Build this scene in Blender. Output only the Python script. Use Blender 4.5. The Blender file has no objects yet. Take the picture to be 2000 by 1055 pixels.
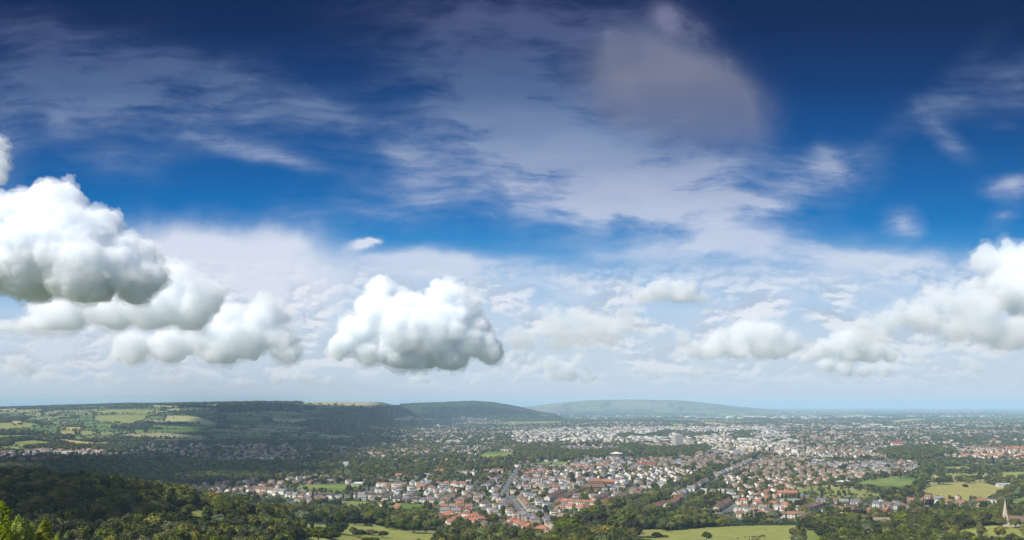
import bpy, math, random
import numpy as np
from mathutils import Vector

# ------------------------------------------------------------------ camera
sc = bpy.context.scene
F = 1732.0                      # focal length of the 2000 px wide photograph, in its pixels
EYE = 140.0                     # eye height above the plain
HOR = 793.0
cam = bpy.data.cameras.new('camera'); co = bpy.data.objects.new('camera', cam); sc.collection.objects.link(co)
co.location = (0, 0, EYE); co.rotation_euler = (math.pi/2, 0, 0)
cam.lens = 36*F/2000; cam.shift_y = (HOR-527.5)/2000; cam.clip_start = 1; cam.clip_end = 400000
sc.camera = co
sc.view_settings.view_transform = 'Standard'; sc.view_settings.look = 'None'; sc.view_settings.gamma = 1; sc.view_settings.exposure = .22
cy = sc.cycles
cy.volume_bounces = 30; cy.max_bounces = 30; cy.diffuse_bounces = 3; cy.transparent_max_bounces = 32
cy.use_denoising = True

# ------------------------------------------------------------------ sun
SUN_AZ, SUN_EL = math.radians(-130), math.radians(46)   # from the left and a little behind the viewer
S = Vector((math.sin(SUN_AZ)*math.cos(SUN_EL), math.cos(SUN_AZ)*math.cos(SUN_EL), math.sin(SUN_EL)))
su = bpy.data.lights.new('sun', 'SUN'); so = bpy.data.objects.new('sun', su); sc.collection.objects.link(so)
su.energy = 4.8; su.angle = math.radians(.5); su.color = (1, .95, .85)
so.rotation_euler = S.to_track_quat('Z', 'Y').to_euler()

# ------------------------------------------------------------------ sky
def srgb(r, g, b):
    return tuple(((c/255+.055)/1.055)**2.4 if c > 10 else c/255/12.92 for c in (r, g, b))
world = bpy.data.worlds.new('World'); sc.world = world; world.use_nodes = True
wt = world.node_tree; wt.nodes.clear()
class NB:
    def __init__(s, t): s.t = t
    def n(s, kind, **k):
        nd = s.t.nodes.new('ShaderNode'+kind)
        for a, v in k.items(): setattr(nd, a, v)
        return nd
    def put(s, sock, v):
        if hasattr(v, 'is_output') or hasattr(v, 'links'): s.t.links.new(v, sock)
        elif v is not None: sock.default_value = v
    def m(s, op, a, b=None, c=None, clamp=False):
        nd = s.n('Math', operation=op, use_clamp=clamp)
        for i, v in enumerate((a, b, c)):
            if v is not None: s.put(nd.inputs[i], v)
        return nd.outputs[0]
    def rng(s, v, a, b, c=0., d=1., kind='SMOOTHSTEP'):
        nd = s.n('MapRange', interpolation_type=kind)
        for i, q in enumerate((v, a, b, c, d)): s.put(nd.inputs[i], q)
        return nd.outputs[0]
    def mix(s, f, a, b):
        nd = s.n('Mix', data_type='RGBA'); s.put(nd.inputs[0], f); s.put(nd.inputs[6], a); s.put(nd.inputs[7], b); return nd.outputs[2]
    def ramp(s, f, stops, interp='LINEAR'):
        nd = s.n('ValToRGB'); r = nd.color_ramp; r.interpolation = interp
        while len(r.elements) < len(stops): r.elements.new(.5)
        for e, (p, c) in zip(r.elements, stops): e.position = p; e.color = (*c, 1)
        s.put(nd.inputs[0], f); return nd.outputs[0]
    def noise(s, v, scale, detail=5., rough=.55, dist=0., lac=2.):
        nd = s.n('TexNoise'); s.put(nd.inputs['Vector'], v)
        for k, q in (('Scale', scale), ('Detail', detail), ('Roughness', rough), ('Distortion', dist), ('Lacunarity', lac)): nd.inputs[k].default_value = q
        return nd.outputs[0]
    def map(s, v, loc=(0, 0, 0), rot=0., sca=(1, 1, 1), kind='POINT'):
        nd = s.n('Mapping', vector_type=kind); s.put(nd.inputs[0], v)
        nd.inputs['Location'].default_value = loc; nd.inputs['Rotation'].default_value = (0, 0, rot); nd.inputs['Scale'].default_value = sca
        return nd.outputs[0]
b = NB(wt)
tc = b.n('TexCoord').outputs['Generated']
sx = b.n('SeparateXYZ'); wt.links.new(tc, sx.inputs[0])
yy = b.m('MAXIMUM', sx.outputs[1], .12)
U = b.m('DIVIDE', sx.outputs[0], yy); V = b.m('DIVIDE', sx.outputs[2], yy)
cb = b.n('CombineXYZ'); wt.links.new(U, cb.inputs[0]); wt.links.new(V, cb.inputs[1])
P = cb.outputs[0]
# directions bent by slow noise so the cirrus gets ragged
wv = b.n('TexNoise'); wt.links.new(P, wv.inputs['Vector']); wv.inputs['Scale'].default_value = 5; wv.inputs['Detail'].default_value = 6
vm = b.n('VectorMath', operation='SUBTRACT'); wt.links.new(wv.outputs['Color'], vm.inputs[0]); vm.inputs[1].default_value = (.5, .5, .5)
vs = b.n('VectorMath', operation='SCALE'); wt.links.new(vm.outputs[0], vs.inputs[0]); vs.inputs[3].default_value = .06
va = b.n('VectorMath', operation='ADD'); wt.links.new(P, va.inputs[0]); wt.links.new(vs.outputs[0], va.inputs[1])
PW = va.outputs[0]
VT = lambda py: max(0., (HOR-py)/F)
def vramp(stops, vmax=.6):
    return b.ramp(b.m('DIVIDE', V, vmax, clamp=True), [(VT(py)/vmax, srgb(*c)) for py, c in stops])
clear = vramp([(793, (170, 190, 212)), (760, (184, 202, 219)), (690, (190, 209, 226)), (610, (172, 202, 231)), (545, (118, 172, 220)), (490, (50, 140, 204)),
               (430, (0, 114, 186)), (360, (0, 97, 168)), (270, (0, 77, 144)), (160, (0, 53, 112)), (40, (0, 35, 84)), (-120, (0, 32, 78))])
veilc = vramp([(793, (190, 205, 220)), (700, (206, 219, 232)), (600, (212, 222, 236)), (500, (210, 218, 236)), (440, (194, 204, 226)), (370, (168, 180, 208)),
               (280, (128, 148, 184)), (180, (82, 106, 150)), (90, (68, 86, 130)), (-60, (76, 82, 118))])
def blobs(lst, src):
    out = None
    for cx, cyy, rx, ry, rot, w in lst:
        mp = b.map(src, loc=((cx-1000)/F, (HOR-cyy)/F, 0), rot=-math.radians(rot), sca=(rx/F, ry/F, 1), kind='TEXTURE')
        g = b.n('TexGradient', gradient_type='QUADRATIC_SPHERE'); wt.links.new(mp, g.inputs[0])
        # spherical falloff is squared: soft rim
        v = b.m('MULTIPLY', g.outputs[1], w) if out is None else b.m('MULTIPLY_ADD', g.outputs[1], w, out)
        out = v
    return out
cir = blobs([(60, 150, 640, 200, 6, 2.3), (420, 185, 660, 160, 12, 2.6), (60, 40, 500, 110, 4, .5), (640, 230, 420, 80, 22, .8),
             (900, 60, 480, 160, 0, 1.7), (940, 170, 400, 210, 20, 2.1), (1130, 60, 440, 210, 5, 2.2), (1130, 310, 500, 230, 12, 3.6), (1250, 370, 330, 130, 8, 2.2), (980, 240, 360, 150, 16, 1.4),
             (1290, 220, 270, 330, -25, 2.0), (1340, 330, 300, 170, 10, 1.6), (1300, 420, 420, 60, 4, 2.2), (1480, 408, 220, 34, 6, 2.2),
             (850, 400, 420, 120, 10, .9), (620, 420, 420, 90, 0, .6), (200, 330, 300, 110, 0, .6),
             (480, 300, 190, 42, 14, 2.2), (560, 330, 190, 26, 14, 1.0), (800, 318, 110, 50, 22, 1.8), (130, 245, 60, 50, 30, .7), (0, 300, 110, 190, 0, 1.4),
             (1880, 195, 230, 70, -24, 2.2), (1980, 175, 180, 110, -10, 2.4), (1845, 262, 150, 40, 50, 1.7), (1900, 120, 160, 60, -50, 1.0), (1950, 248, 60, 16, 0, 1.0),
             (1640, 340, 170, 100, -12, 2.3), (1540, 355, 150, 80, -35, 1.5), (1620, 300, 70, 60, 50, 1.2), (1970, 370, 105, 42, -6, 2.6), (1765, 435, 80, 60, 20, 1.6), (1960, 430, 90, 50, -30, 1.0)], PW)
low = blobs([(1380, 480, 460, 70, -3, 1.8), (1800, 510, 340, 42, 2, 2.4), (1550, 520, 520, 110, 0, 1.2), (850, 518, 330, 52, -3, 2.6), (970, 560, 420, 90, 0, .8),
             (1260, 565, 420, 80, 5, .7), (700, 560, 260, 110, 0, 1.2), (1050, 600, 500, 120, 0, .9), (1650, 600, 500, 130, 0, 1.4)], PW)
PWW = b.n('VectorMath', operation='ADD'); wt.links.new(P, PWW.inputs[0]); vs2 = b.n('VectorMath', operation='SCALE'); wt.links.new(vm.outputs[0], vs2.inputs[0]); vs2.inputs[3].default_value = .13; wt.links.new(vs2.outputs[0], PWW.inputs[1]); PWW = PWW.outputs[0]
white = blobs([(480, 520, 310, 130, 4, 2.8), (330, 490, 260, 100, -4, 1.9), (575, 475, 110, 50, 18, 1.0), (440, 630, 460, 170, 0, 1.3), (722, 501, 50, 22, -14, 2.6), (740, 492, 26, 9, 10, 1.6), (100, 670, 460, 160, 0, 1.2), (640, 560, 240, 100, 0, .8)], PWW)
st = b.map(PW, rot=.26, sca=(1.8, 5.5, 1))
fine = b.noise(st, 5., 7., .56, .1)
st2 = b.map(PW, rot=-.45, sca=(5., 13., 1))
fine2 = b.noise(st2, 5., 6., .6, .2)
billow = b.noise(PW, 16., 7., .6, .1)
soft = b.noise(P, 5., 3., .5, .1)
tex = b.m('MULTIPLY_ADD', b.rng(fine, .28, .72, kind='LINEAR'), .80, b.m('MULTIPLY_ADD', b.rng(fine2, .3, .72, kind='LINEAR'), .40, .02))
fib = b.noise(b.map(PW, rot=.30, sca=(1.6, 20., 1)), 5., 8., .66, .15)
fibw = b.m('MULTIPLY_ADD', b.rng(fib, .3, .7, kind='LINEAR'), .7, .65)
tex = b.m('MULTIPLY', tex, fibw)
tex2 = b.m('MULTIPLY', tex, b.m('MULTIPLY', b.m('MULTIPLY_ADD', billow, .6, .7), b.rng(soft, .3, .7, .6, 1.3)))
ca = b.rng(b.m('MULTIPLY', cir, tex2), -.15, 1.75, 0., .95)
ca = b.m('MULTIPLY', b.rng(ca, .03, 1., 0., 1., 'LINEAR'), b.m('MULTIPLY_ADD', fine, .7, .62), clamp=True)
la = b.rng(b.m('MULTIPLY', low, b.m('MULTIPLY_ADD', b.rng(fine, .3, .7), .8, .35)), -.05, 1.5, 0., .85)
wa = b.rng(b.m('MULTIPLY', white, b.m('MULTIPLY', b.m('MULTIPLY_ADD', billow, .9, .5), b.m('MULTIPLY_ADD', soft, .8, .6))), -.05, 1.5, 0., .95)
c1 = b.mix(ca, clear, veilc)
c2 = b.mix(la, c1, veilc)
c3 = b.mix(wa, c2, b.mix(.75, veilc, (*srgb(222, 227, 240), 1)))
lp = b.map(PW, sca=(1., 2.3, 1)); lcn = b.noise(lp, 13., 9., .58, .1)
lcn2 = b.noise(b.map(PW, loc=(.004, -.011, 0), sca=(1., 2.3, 1)), 13., 9., .58, .1)
band = b.m('MULTIPLY', b.rng(V, .012, .045), b.rng(V, .185, .10))
lal = b.m('MULTIPLY', b.m('MULTIPLY', b.rng(lcn, .42, .57), band), .85)
shd = b.rng(b.m('SUBTRACT', lcn, lcn2), -.05, .05)  # lit and shaded sides of the low clouds, mixed in as colour
c3 = b.mix(lal, c3, b.mix(shd, (*srgb(176, 192, 212), 1), (*srgb(236, 238, 244), 1)))
hz_ = b.m('MULTIPLY', b.rng(V, .13, .02), .5)
c3 = b.mix(hz_, c3, (*srgb(210, 219, 228), 1))
# the grey-brown shaded bank high in the middle of the sky
bank = blobs([(1250, 115, 260, 150, 12, 1.5), (1340, 170, 280, 200, 20, 1.5), (1180, 150, 150, 150, 0, .9), (1420, 240, 200, 150, 30, 1.2), (1300, 260, 240, 120, 0, .7)], PWW)
bfac = b.rng(b.m('MULTIPLY', bank, b.m('MULTIPLY_ADD', billow, 1.5, .3)), .0, 1.5, 0., .86)
bcol = b.mix(b.rng(soft, .35, .65), vramp([(400, (140, 156, 190)), (280, (100, 118, 158)), (215, (104, 114, 146)), (150, (116, 122, 146)), (90, (104, 112, 140)), (30, (86, 98, 134))]), vramp([(400, (150, 164, 196)), (280, (116, 130, 166)), (215, (122, 126, 150)), (150, (138, 140, 158)), (90, (126, 130, 154)), (30, (110, 116, 148))]))
c4 = b.mix(bfac, c3, bcol)
rim = blobs([(1330, 45, 130, 60, 25, 2.2), (1180, 60, 90, 40, -25, .9), (1420, 110, 60, 60, 40, .7)], PW)
c4 = b.mix(b.m('MULTIPLY', b.rng(rim, .1, 1.2), b.rng(billow, .35, .6, .1, .6)), c4, (*srgb(132, 134, 164), 1))
# above the picture and behind the viewer the physical sky takes over
sky = b.n('TexSky', sky_type='NISHITA', sun_disc=False, sun_elevation=SUN_EL, sun_rotation=SUN_AZ, air_density=1., dust_density=1.5, ozone_density=2.)
sk = b.n('VectorMath', operation='SCALE'); wt.links.new(sky.outputs[0], sk.inputs[0]); sk.inputs[3].default_value = .13
fup = b.rng(V, .50, .95); fback = b.rng(sx.outputs[1], .35, .12)
c5 = b.mix(b.m('MAXIMUM', fup, fback), c4, sk.outputs[0])
bg = b.n('Background'); wt.links.new(c5, bg.inputs[0]); bg.inputs[1].default_value = .88
wo = b.n('OutputWorld'); wt.links.new(bg.outputs[0], wo.inputs[0])

# ------------------------------------------------------------------ helpers
def link(o, parent=None):
    sc.collection.objects.link(o)
    if parent: o.parent = parent
    return o
def tag(o, label=None, cat=None, group=None, kind=None):
    if label:
        if len(label.replace('-', ' ').split()) > 16: label = label.replace(' the ', ' ')
        if len(label.replace('-', ' ').split()) > 16: label = label.replace(' from left in ', ' in ')
        o['label'] = label
    if cat: o['category'] = cat
    if group: o['group'] = group
    if kind: o['kind'] = kind
    return o
def empty(name, loc, rz=0.):
    o = bpy.data.objects.new(name, None); o.location = loc; o.rotation_euler = (0, 0, rz); o.empty_display_size = 2; return link(o)
def mesh_np(name, V, Q, mats=(), mi=None, tot=None, smooth=False, col=None):
    """V (n,3); Q (m,k) or flat loops with tot (faces' loop counts)"""
    me = bpy.data.meshes.new(name); V = np.asarray(V, np.float32)
    me.vertices.add(len(V)); me.vertices.foreach_set('co', V.ravel())
    Q = np.asarray(Q, np.int32)
    if tot is None: tot = np.full(len(Q), Q.shape[1], np.int32)
    tot = np.asarray(tot, np.int32); fl = Q.ravel()
    me.loops.add(len(fl)); me.loops.foreach_set('vertex_index', fl)
    me.polygons.add(len(tot)); me.polygons.foreach_set('loop_start', np.concatenate([[0], np.cumsum(tot)[:-1]]).astype(np.int32))
    for m in mats: me.materials.append(m)
    if mi is not None: me.polygons.foreach_set('material_index', np.asarray(mi, np.int32))
    if col is not None:      # one colour per face or per vertex
        a = me.color_attributes.new('tint', 'FLOAT_COLOR', 'CORNER' if len(col) == len(tot) else 'POINT')
        c = np.ones((len(col), 4), np.float32); c[:, :3] = col
        if len(col) == len(tot): c = np.repeat(c, tot, 0)
        a.data.foreach_set('color', c.ravel())
    me.update(calc_edges=True)
    if smooth: me.polygons.foreach_set('use_smooth', np.ones(len(tot), bool))
    return me
def mat(name, col, rough=.8, var=0., vscale=.5, attr=False, rand=0., transl=0., spec=.2):
    m = bpy.data.materials.new(name); m.use_nodes = True; t = m.node_tree; k = NB(t)
    bs = t.nodes['Principled BSDF']; bs.inputs['Roughness'].default_value = rough; bs.inputs['Specular IOR Level'].default_value = spec
    c = k.n('Attribute', attribute_name='tint').outputs[0] if attr else (*col, 1)
    if var or rand:
        h = k.n('HueSaturation')
        k.put(h.inputs['Color'], c); val = 1.
        if var:
            g = k.n('NewGeometry'); val = k.rng(k.noise(g.outputs['Position'], vscale, 4., .6), .3, .7, 1-var, 1+var, 'LINEAR')
        if rand:
            r = k.n('ObjectInfo').outputs['Random']
            val = k.m('MULTIPLY', val, k.m('MULTIPLY_ADD', r, 2*rand, 1-rand))
            k.put(h.inputs['Hue'], k.m('MULTIPLY_ADD', k.m('FRACT', k.m('MULTIPLY', r, 7.31)), .06, .462))
        k.put(h.inputs['Value'], val); c = h.outputs[0]
    k.put(bs.inputs['Base Color'], c)
    if transl:
        tr = k.n('BsdfTranslucent'); k.put(tr.inputs[0], c); mx = k.n('MixShader'); mx.inputs[0].default_value = transl
        t.links.new(bs.outputs[0], mx.inputs[1]); t.links.new(tr.outputs[0], mx.inputs[2]); t.links.new(mx.outputs[0], t.nodes['Material Output'].inputs[0])
    return m
def volmat(name, dens, col=(1, 1, 1), g=0.):
    m = bpy.data.materials.new(name); m.use_nodes = True; t = m.node_tree; t.nodes.remove(t.nodes['Principled BSDF'])
    v = t.nodes.new('ShaderNodeVolumePrincipled'); v.inputs['Color'].default_value = (*col, 1); v.inputs['Density'].default_value = dens; v.inputs['Anisotropy'].default_value = g
    t.links.new(v.outputs[0], t.nodes['Material Output'].inputs['Volume']); return m
def sm(t):
    t = np.clip(t, 0, 1); return t*t*(3-2*t)
_tab = np.random.default_rng(5).uniform(-1, 1, (512, 512)).astype(np.float32)
def vnoise(x, y, w, k=0):
    X = np.asarray(x)/w+17.3*k+1000; Y = np.asarray(y)/w+9.1*k+1000
    i = np.floor(X).astype(int); j = np.floor(Y).astype(int); u = sm(X-i); v = sm(Y-j)
    g = lambda a, c: _tab[a % 512, c % 512]
    return (g(i, j)*(1-u)+g(i+1, j)*u)*(1-v)+(g(i, j+1)*(1-u)+g(i+1, j+1)*u)*v
def fbm(x, y, w, k=0, o=4):
    s = 0; a = 1; t = 0
    for q in range(o): s = s+a*vnoise(x, y, w/2**q, k+q); t += a; a *= .5
    return s/t

# ------------------------------------------------------------------ clouds (vapour volumes grown puff on puff)
def surface_nets(f):
    ins = f > 0; nx, ny, nz = f.shape
    acc = np.zeros((nx-1, ny-1, nz-1, 3), np.float32); cnt = np.zeros((nx-1, ny-1, nz-1), np.float32)
    g = lambda a, c: a[c[0]:c[0]+nx-1, c[1]:c[1]+ny-1, c[2]:c[2]+nz-1]
    for a in [(i, j, k) for i in (0, 1) for j in (0, 1) for k in (0, 1)]:
        for ax in range(3):
            if a[ax]: continue
            c = list(a); c[ax] = 1; fa, fb = g(f, a), g(f, c); m = (fa > 0) != (fb > 0)
            t = np.where(m, fa/np.where(m, fa-fb, 1), 0)
            for q in range(3): acc[..., q] += np.where(m, a[q]+(t if q == ax else 0), 0)
            cnt += m
    act = cnt > 0; idx = -np.ones(act.shape, np.int32); idx[act] = np.arange(act.sum())
    V = np.argwhere(act).astype(np.float32)+acc[act]/cnt[act][:, None]; Q = []
    for ax in range(3):
        o = [q for q in range(3) if q != ax]; s0 = [slice(None)]*3; s1 = [slice(None)]*3; s0[ax] = slice(0, -1); s1[ax] = slice(1, None)
        A, B = ins[tuple(s0)], ins[tuple(s1)]
        for sg, m in ((1, A & ~B), (-1, ~A & B)):
            e = np.argwhere(m); e = e[(e[:, o[0]] > 0) & (e[:, o[1]] > 0) & (e[:, o[0]] < f.shape[o[0]]-1) & (e[:, o[1]] < f.shape[o[1]]-1)]
            def at(d0, d1):
                c = e.copy(); c[:, o[0]] -= d0; c[:, o[1]] -= d1; return idx[c[:, 0], c[:, 1], c[:, 2]]
            q = np.stack([at(1, 1), at(0, 1), at(0, 0), at(1, 0)], 1)
            if (sg < 0) != (ax == 1): q = q[:, ::-1]
            Q.append(q)
    return V, np.concatenate(Q)
def fbm3(shape, r_, amp, vox, wl):
    out = np.zeros(shape, np.float32)
    for w0 in wl:
        w = w0/vox
        if w < 1.7: break
        g = r_.uniform(-1, 1, [int(s/w)+3 for s in shape]).astype(np.float32)
        for ax in range(3):
            t = np.arange(shape[ax])/w+r_.uniform(0, .99); i = t.astype(int); u = t-i; u = (u*u*(3-2*u)).astype(np.float32)
            h = [1, 1, 1]; h[ax] = -1; u = u.reshape(h)
            g = np.take(g, i, ax)*(1-u)+np.take(g, np.minimum(i+1, g.shape[ax]-1), ax)*u
        out += (np.abs(g)*2-.75)*amp*(w0/wl[0])**.30
    return out
def grow(puffs, seed, vox, base=None, levels=(14, 8, 6), rough=6., wl=(44, 24, 13, 7, 4), fringe=0.):
    """puffs (x, y, z, r) in any unit -> mesh of their smooth, ragged union"""
    r_ = np.random.default_rng(seed); allp = list(puffs); cur = list(puffs)
    for n, (lo, hi) in zip(levels, ((.34, .6), (.3, .52), (.3, .5))):
        nxt = []
        for (x, y, z, r) in cur:
            for _ in range(n):
                v = r_.normal(size=3); v /= np.linalg.norm(v)
                if v[2] < -.3: v[2] *= -.5
                q = r*r_.uniform(lo, hi); d = r*r_.uniform(.7, .95)
                nxt.append((x+v[0]*d, y+v[1]*d, z+v[2]*d*.9, q))
        nxt = [p for p in nxt if p[3] > vox*1.3]; allp += nxt; cur = nxt
    A = np.array(allp); pad = 4*vox+rough+fringe*2.2
    lo = (A[:, :3]-A[:, 3:]).min(0)-pad; hi = (A[:, :3]+A[:, 3:]).max(0)+pad
    if base is not None: lo[2] = max(lo[2], base-5*vox-fringe*2.5)
    n = np.ceil((hi-lo)/vox).astype(int)+1
    f = np.full(n, -1e3, np.float32)
    for x, y, z, r in allp:
        c = (np.array([x, y, z])-lo)/vox; R = r/vox+6+max(fringe*2, rough*3.8)/vox
        a = np.maximum(np.floor(c-R).astype(int), 0); e = np.minimum(np.ceil(c+R).astype(int)+1, n)
        if (a >= e).any(): continue
        X, Y, Z = [np.arange(a[i], e[i])-c[i] for i in range(3)]
        d = np.sqrt(X[:, None, None]**2+Y[None, :, None]**2+Z[None, None, :]**2).astype(np.float32)
        s = f[a[0]:e[0], a[1]:e[1], a[2]:e[2]]; np.maximum(s, r-d*vox, out=s)
    f0 = f
    f = np.clip(f, -max(6*vox, rough*3.6), vox*12)+fbm3(f.shape, r_, rough, vox, wl)
    if base is not None:
        z = lo[2]+np.arange(n[2])*vox
        f = np.minimum(f, (z-base)[None, None, :]*.85+fbm3(f.shape, r_, rough*.7, vox, wl))
    f = np.clip(f, -vox*2, vox*2)
    for ax in range(3):
        s0 = [slice(None)]*3; s1 = [slice(None)]*3; q = [slice(None)]*3; s0[ax] = slice(0, -2); s1[ax] = slice(2, None); q[ax] = slice(1, -1)
        g = f.copy(); g[tuple(q)] = .6*f[tuple(q)]+.2*(f[tuple(s0)]+f[tuple(s1)]); f = g
    f[0] = f[-1] = -1; f[:, 0] = f[:, -1] = -1; f[:, :, 0] = f[:, :, -1] = -1
    V, Q = surface_nets(f)
    if not fringe: return V*vox+lo, Q
    r2 = np.random.default_rng(seed+99)
    h = np.clip(f0, -60, 30)+fringe+fbm3(f.shape, r2, fringe*.6, vox, wl)
    if base is not None:
        h = np.minimum(h, (lo[2]+np.arange(n[2])*vox-base)[None, None, :]*.6+fringe+fbm3(f.shape, r2, fringe, vox, wl))
    h = np.clip(h, -vox*2, vox*2); h[0] = h[-1] = -1; h[:, 0] = h[:, -1] = -1; h[:, :, 0] = h[:, :, -1] = -1
    V2, Q2 = surface_nets(h)
    return V*vox+lo, Q, V2*vox+lo, Q2
def cloud(label, puffs, D, dens, seed, base, vox=1.8, rough=6., halo=0., **k):
    s = D/F; dens *= .82; rough *= .85
    P3 = [(p[0]-1000, (p[3] if len(p) > 3 else 0), HOR-p[1], p[2]) for p in puffs]
    fr = min(8., max(p[2] for p in puffs)*.20)
    V, Q, V2, Q2 = grow(P3, seed, vox, HOR-base, rough=rough, fringe=fr, **k)
    V2 = V2*s+np.array([0, D, EYE])
    V = V*s+np.array([0, D, EYE]); ctr = np.array([V[:, 0].mean(), D, V[:, 2].min()])
    o = link(bpy.data.objects.new('cumulus_cloud', mesh_np('cumulus_cloud', V-ctr, Q, (volmat('cloud_vapour', dens/s, (.957, .978, 1.)),)))); o.location = ctr
    link(bpy.data.objects.new('thin_fringe', mesh_np('thin_fringe', V2-ctr, Q2, (volmat('thin_vapour', dens/s*.24),))), o)
    tag(o, label, 'cloud', 'cumulus clouds')
    return o
cloud('huge grey-based cumulus with a white domed top, highest at the left edge',
      [(90, 425, 58), (30, 430, 48), (190, 470, 48), (130, 485, 75, -20), (235, 510, 55), (60, 520, 72), (180, 530, 70, -30), (262, 550, 46), (10, 500, 60), (-50, 500, 80), (210, 440, 26), (295, 548, 26), (-120, 520, 60)], 9000, .10, 2, 592, 1.9, 7)
cloud('second cumulus tier with a long grey base under the huge left cumulus',
      [(350, 545, 34), (395, 580, 38), (150, 595, 38), (225, 605, 46), (300, 600, 50), (60, 650, 32), (110, 622, 42), (370, 610, 44), (20, 660, 30), (340, 575, 36)], 12000, .055, 3, 648, 1.9, 7)
cloud('bright ragged cumulus stepping down right of the second tier',
      [(450, 622, 30), (520, 618, 32), (400, 655, 40), (480, 660, 44), (545, 665, 32), (330, 675, 36), (260, 680, 32), (565, 690, 24), (430, 680, 40)], 14000, .06, 4, 712, 1.6, 6)
cloud('tall brilliant white cumulus standing alone over the middle of the ridge',
      [(745, 572, 24), (738, 620, 40), (700, 650, 34), (672, 675, 24), (800, 600, 30), (790, 645, 52, -15), (870, 590, 38), (898, 615, 36), (850, 650, 52, -20), (925, 660, 38), (958, 688, 24), (780, 690, 36), (880, 695, 34), (720, 690, 28), (812, 588, 14), (780, 575, 12), (660, 690, 16), (820, 705, 30)], 20000, .11, 1, 722, 1.35, 3.6)
cloud('thin pale cumulus bank just right of the tall white cumulus',
      [(1080, 635, 30), (1130, 625, 26), (1150, 645, 36), (1220, 628, 26), (1020, 665, 28), (1100, 660, 32), (1256, 636, 15), (1190, 655, 26)], 22000, .022, 6, 684, 1.7, 7)
cloud('small ragged cumulus below the thin pale bank',
      [(1130, 700, 14), (1080, 712, 17), (1110, 728, 17), (1150, 738, 13), (1085, 735, 12)], 30000, .045, 7, 750, 1.3, 5)
cloud('soft solitary cumulus floating above the pale streaks, right of centre',
      [(1290, 568, 24), (1330, 572, 26), (1262, 578, 18), (1368, 582, 15)], 16000, .040, 8, 591, 1.5, 4.5)
cloud('rounded double-humped cumulus above the town on the right',
      [(1335, 660, 14), (1400, 675, 24), (1460, 652, 30), (1500, 656, 30), (1440, 682, 26), (1545, 668, 20), (1380, 688, 20), (1490, 680, 26), (1410, 655, 14), (1350, 682, 18), (1520, 682, 22), (1440, 660, 22)], 21000, .045, 9, 702, 1.6, 4.5)
cloud('domed cumulus with grey underside right of the double-humped one',
      [(1665, 668, 26), (1622, 682, 20), (1700, 684, 26), (1738, 694, 15), (1660, 692, 22), (1605, 680, 12), (1640, 660, 14), (1590, 690, 14)], 20000, .05, 10, 710, 1.5, 4)
cloud('low flat white cumulus strip beneath the domed cumulus',
      [(1572, 702, 9), (1615, 717, 15), (1650, 720, 15), (1690, 724, 15), (1728, 724, 13)], 27000, .07, 11, 739, 1.3, 4)
cloud('huge billowing cumulus rising at the right edge',
      [(1990, 525, 42), (1930, 512, 28), (1978, 492, 17), (1960, 565, 46), (2050, 540, 60), (2010, 600, 40), (2080, 620, 60)], 17000, .042, 12, 640, 1.8, 6)
cloud('long bank of grey and white cumulus left of the right edge tower',
      [(1900, 610, 40), (1850, 590, 30), (1872, 566, 17), (1800, 620, 32), (1735, 628, 24), (1690, 640, 18), (1930, 640, 38), (1870, 640, 32), (1990, 650, 34), (1960, 660, 34), (1760, 600, 20), (1820, 590, 26), (1700, 655, 26)], 15000, .030, 13, 686, 2.0, 7)
for lab, pf, D, bs, sd, dn in (
    ('tiny white cumulus puff under the tall white cumulus', [(820, 738, 13), (808, 741, 10), (832, 742, 10)], 40000, 750, 20, .05),
    ('tiny cumulus puff near the horizon right of the tall cumulus', [(925, 747, 8), (934, 743, 6)], 42000, 752, 21, .05),
    ('slightly bigger cumulus puff near the horizon, further right of the tall cumulus', [(1010, 740, 9), (1002, 744, 7)], 42000, 752, 32, .05),
    ('small domed cumulus above the long left ridge', [(540, 740, 13), (556, 738, 11), (580, 733, 13), (600, 738, 13)], 38000, 756, 22, .045),
    ('small flat cumulus left of the small domed one over the ridge', [(470, 746, 11), (485, 748, 10), (500, 748, 8)], 38000, 758, 33, .04),
    ('small cumulus puff right of the small domed one over the ridge', [(640, 742, 10), (628, 745, 8)], 38000, 755, 34, .04),
    ('faint cumulus heap low at the left edge', [(30, 706, 16), (20, 722, 16), (50, 726, 16)], 36000, 738, 23, .03),
    ('faint flat cumulus just right of the heap at the left edge', [(85, 738, 14), (105, 736, 14), (128, 743, 11)], 36000, 758, 35, .03),
    ('faint low cumulus under the ragged stepping cumulus', [(195, 741, 12), (215, 739, 13), (235, 742, 11)], 36000, 756, 24, .025),
    ('faint wide cumulus between the grey tier and the horizon', [(300, 735, 14), (330, 738, 15), (360, 735, 13), (390, 742, 11)], 34000, 755, 36, .02),
    ('small cream cumulus puff right of the flat strip', [(1800, 706, 10), (1788, 709, 8), (1812, 708, 8)], 34000, 713, 25, .05),
    ('small round cumulus low near the right edge', [(1905, 715, 12), (1914, 719, 10), (1898, 721, 9)], 34000, 729, 26, .045),
    ('faint small cumulus below the double-humped one', [(1370, 724, 14), (1350, 727, 13), (1392, 728, 11)], 36000, 742, 27, .025),
    ('faint puff of cumulus left of the faint small one', [(1260, 730, 12), (1280, 726, 13), (1300, 728, 11)], 36000, 742, 37, .025),
    ('wispy cumulus scrap at the left edge high above the huge one', [(-8, 275, 14), (2, 286, 13), (-2, 305, 17), (4, 325, 16), (-6, 345, 18)], 7000, 372, 28, .045)):
    cloud(lab, pf, D, dn, sd, bs, vox=1.2, rough=3.2, levels=(10, 6))

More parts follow.
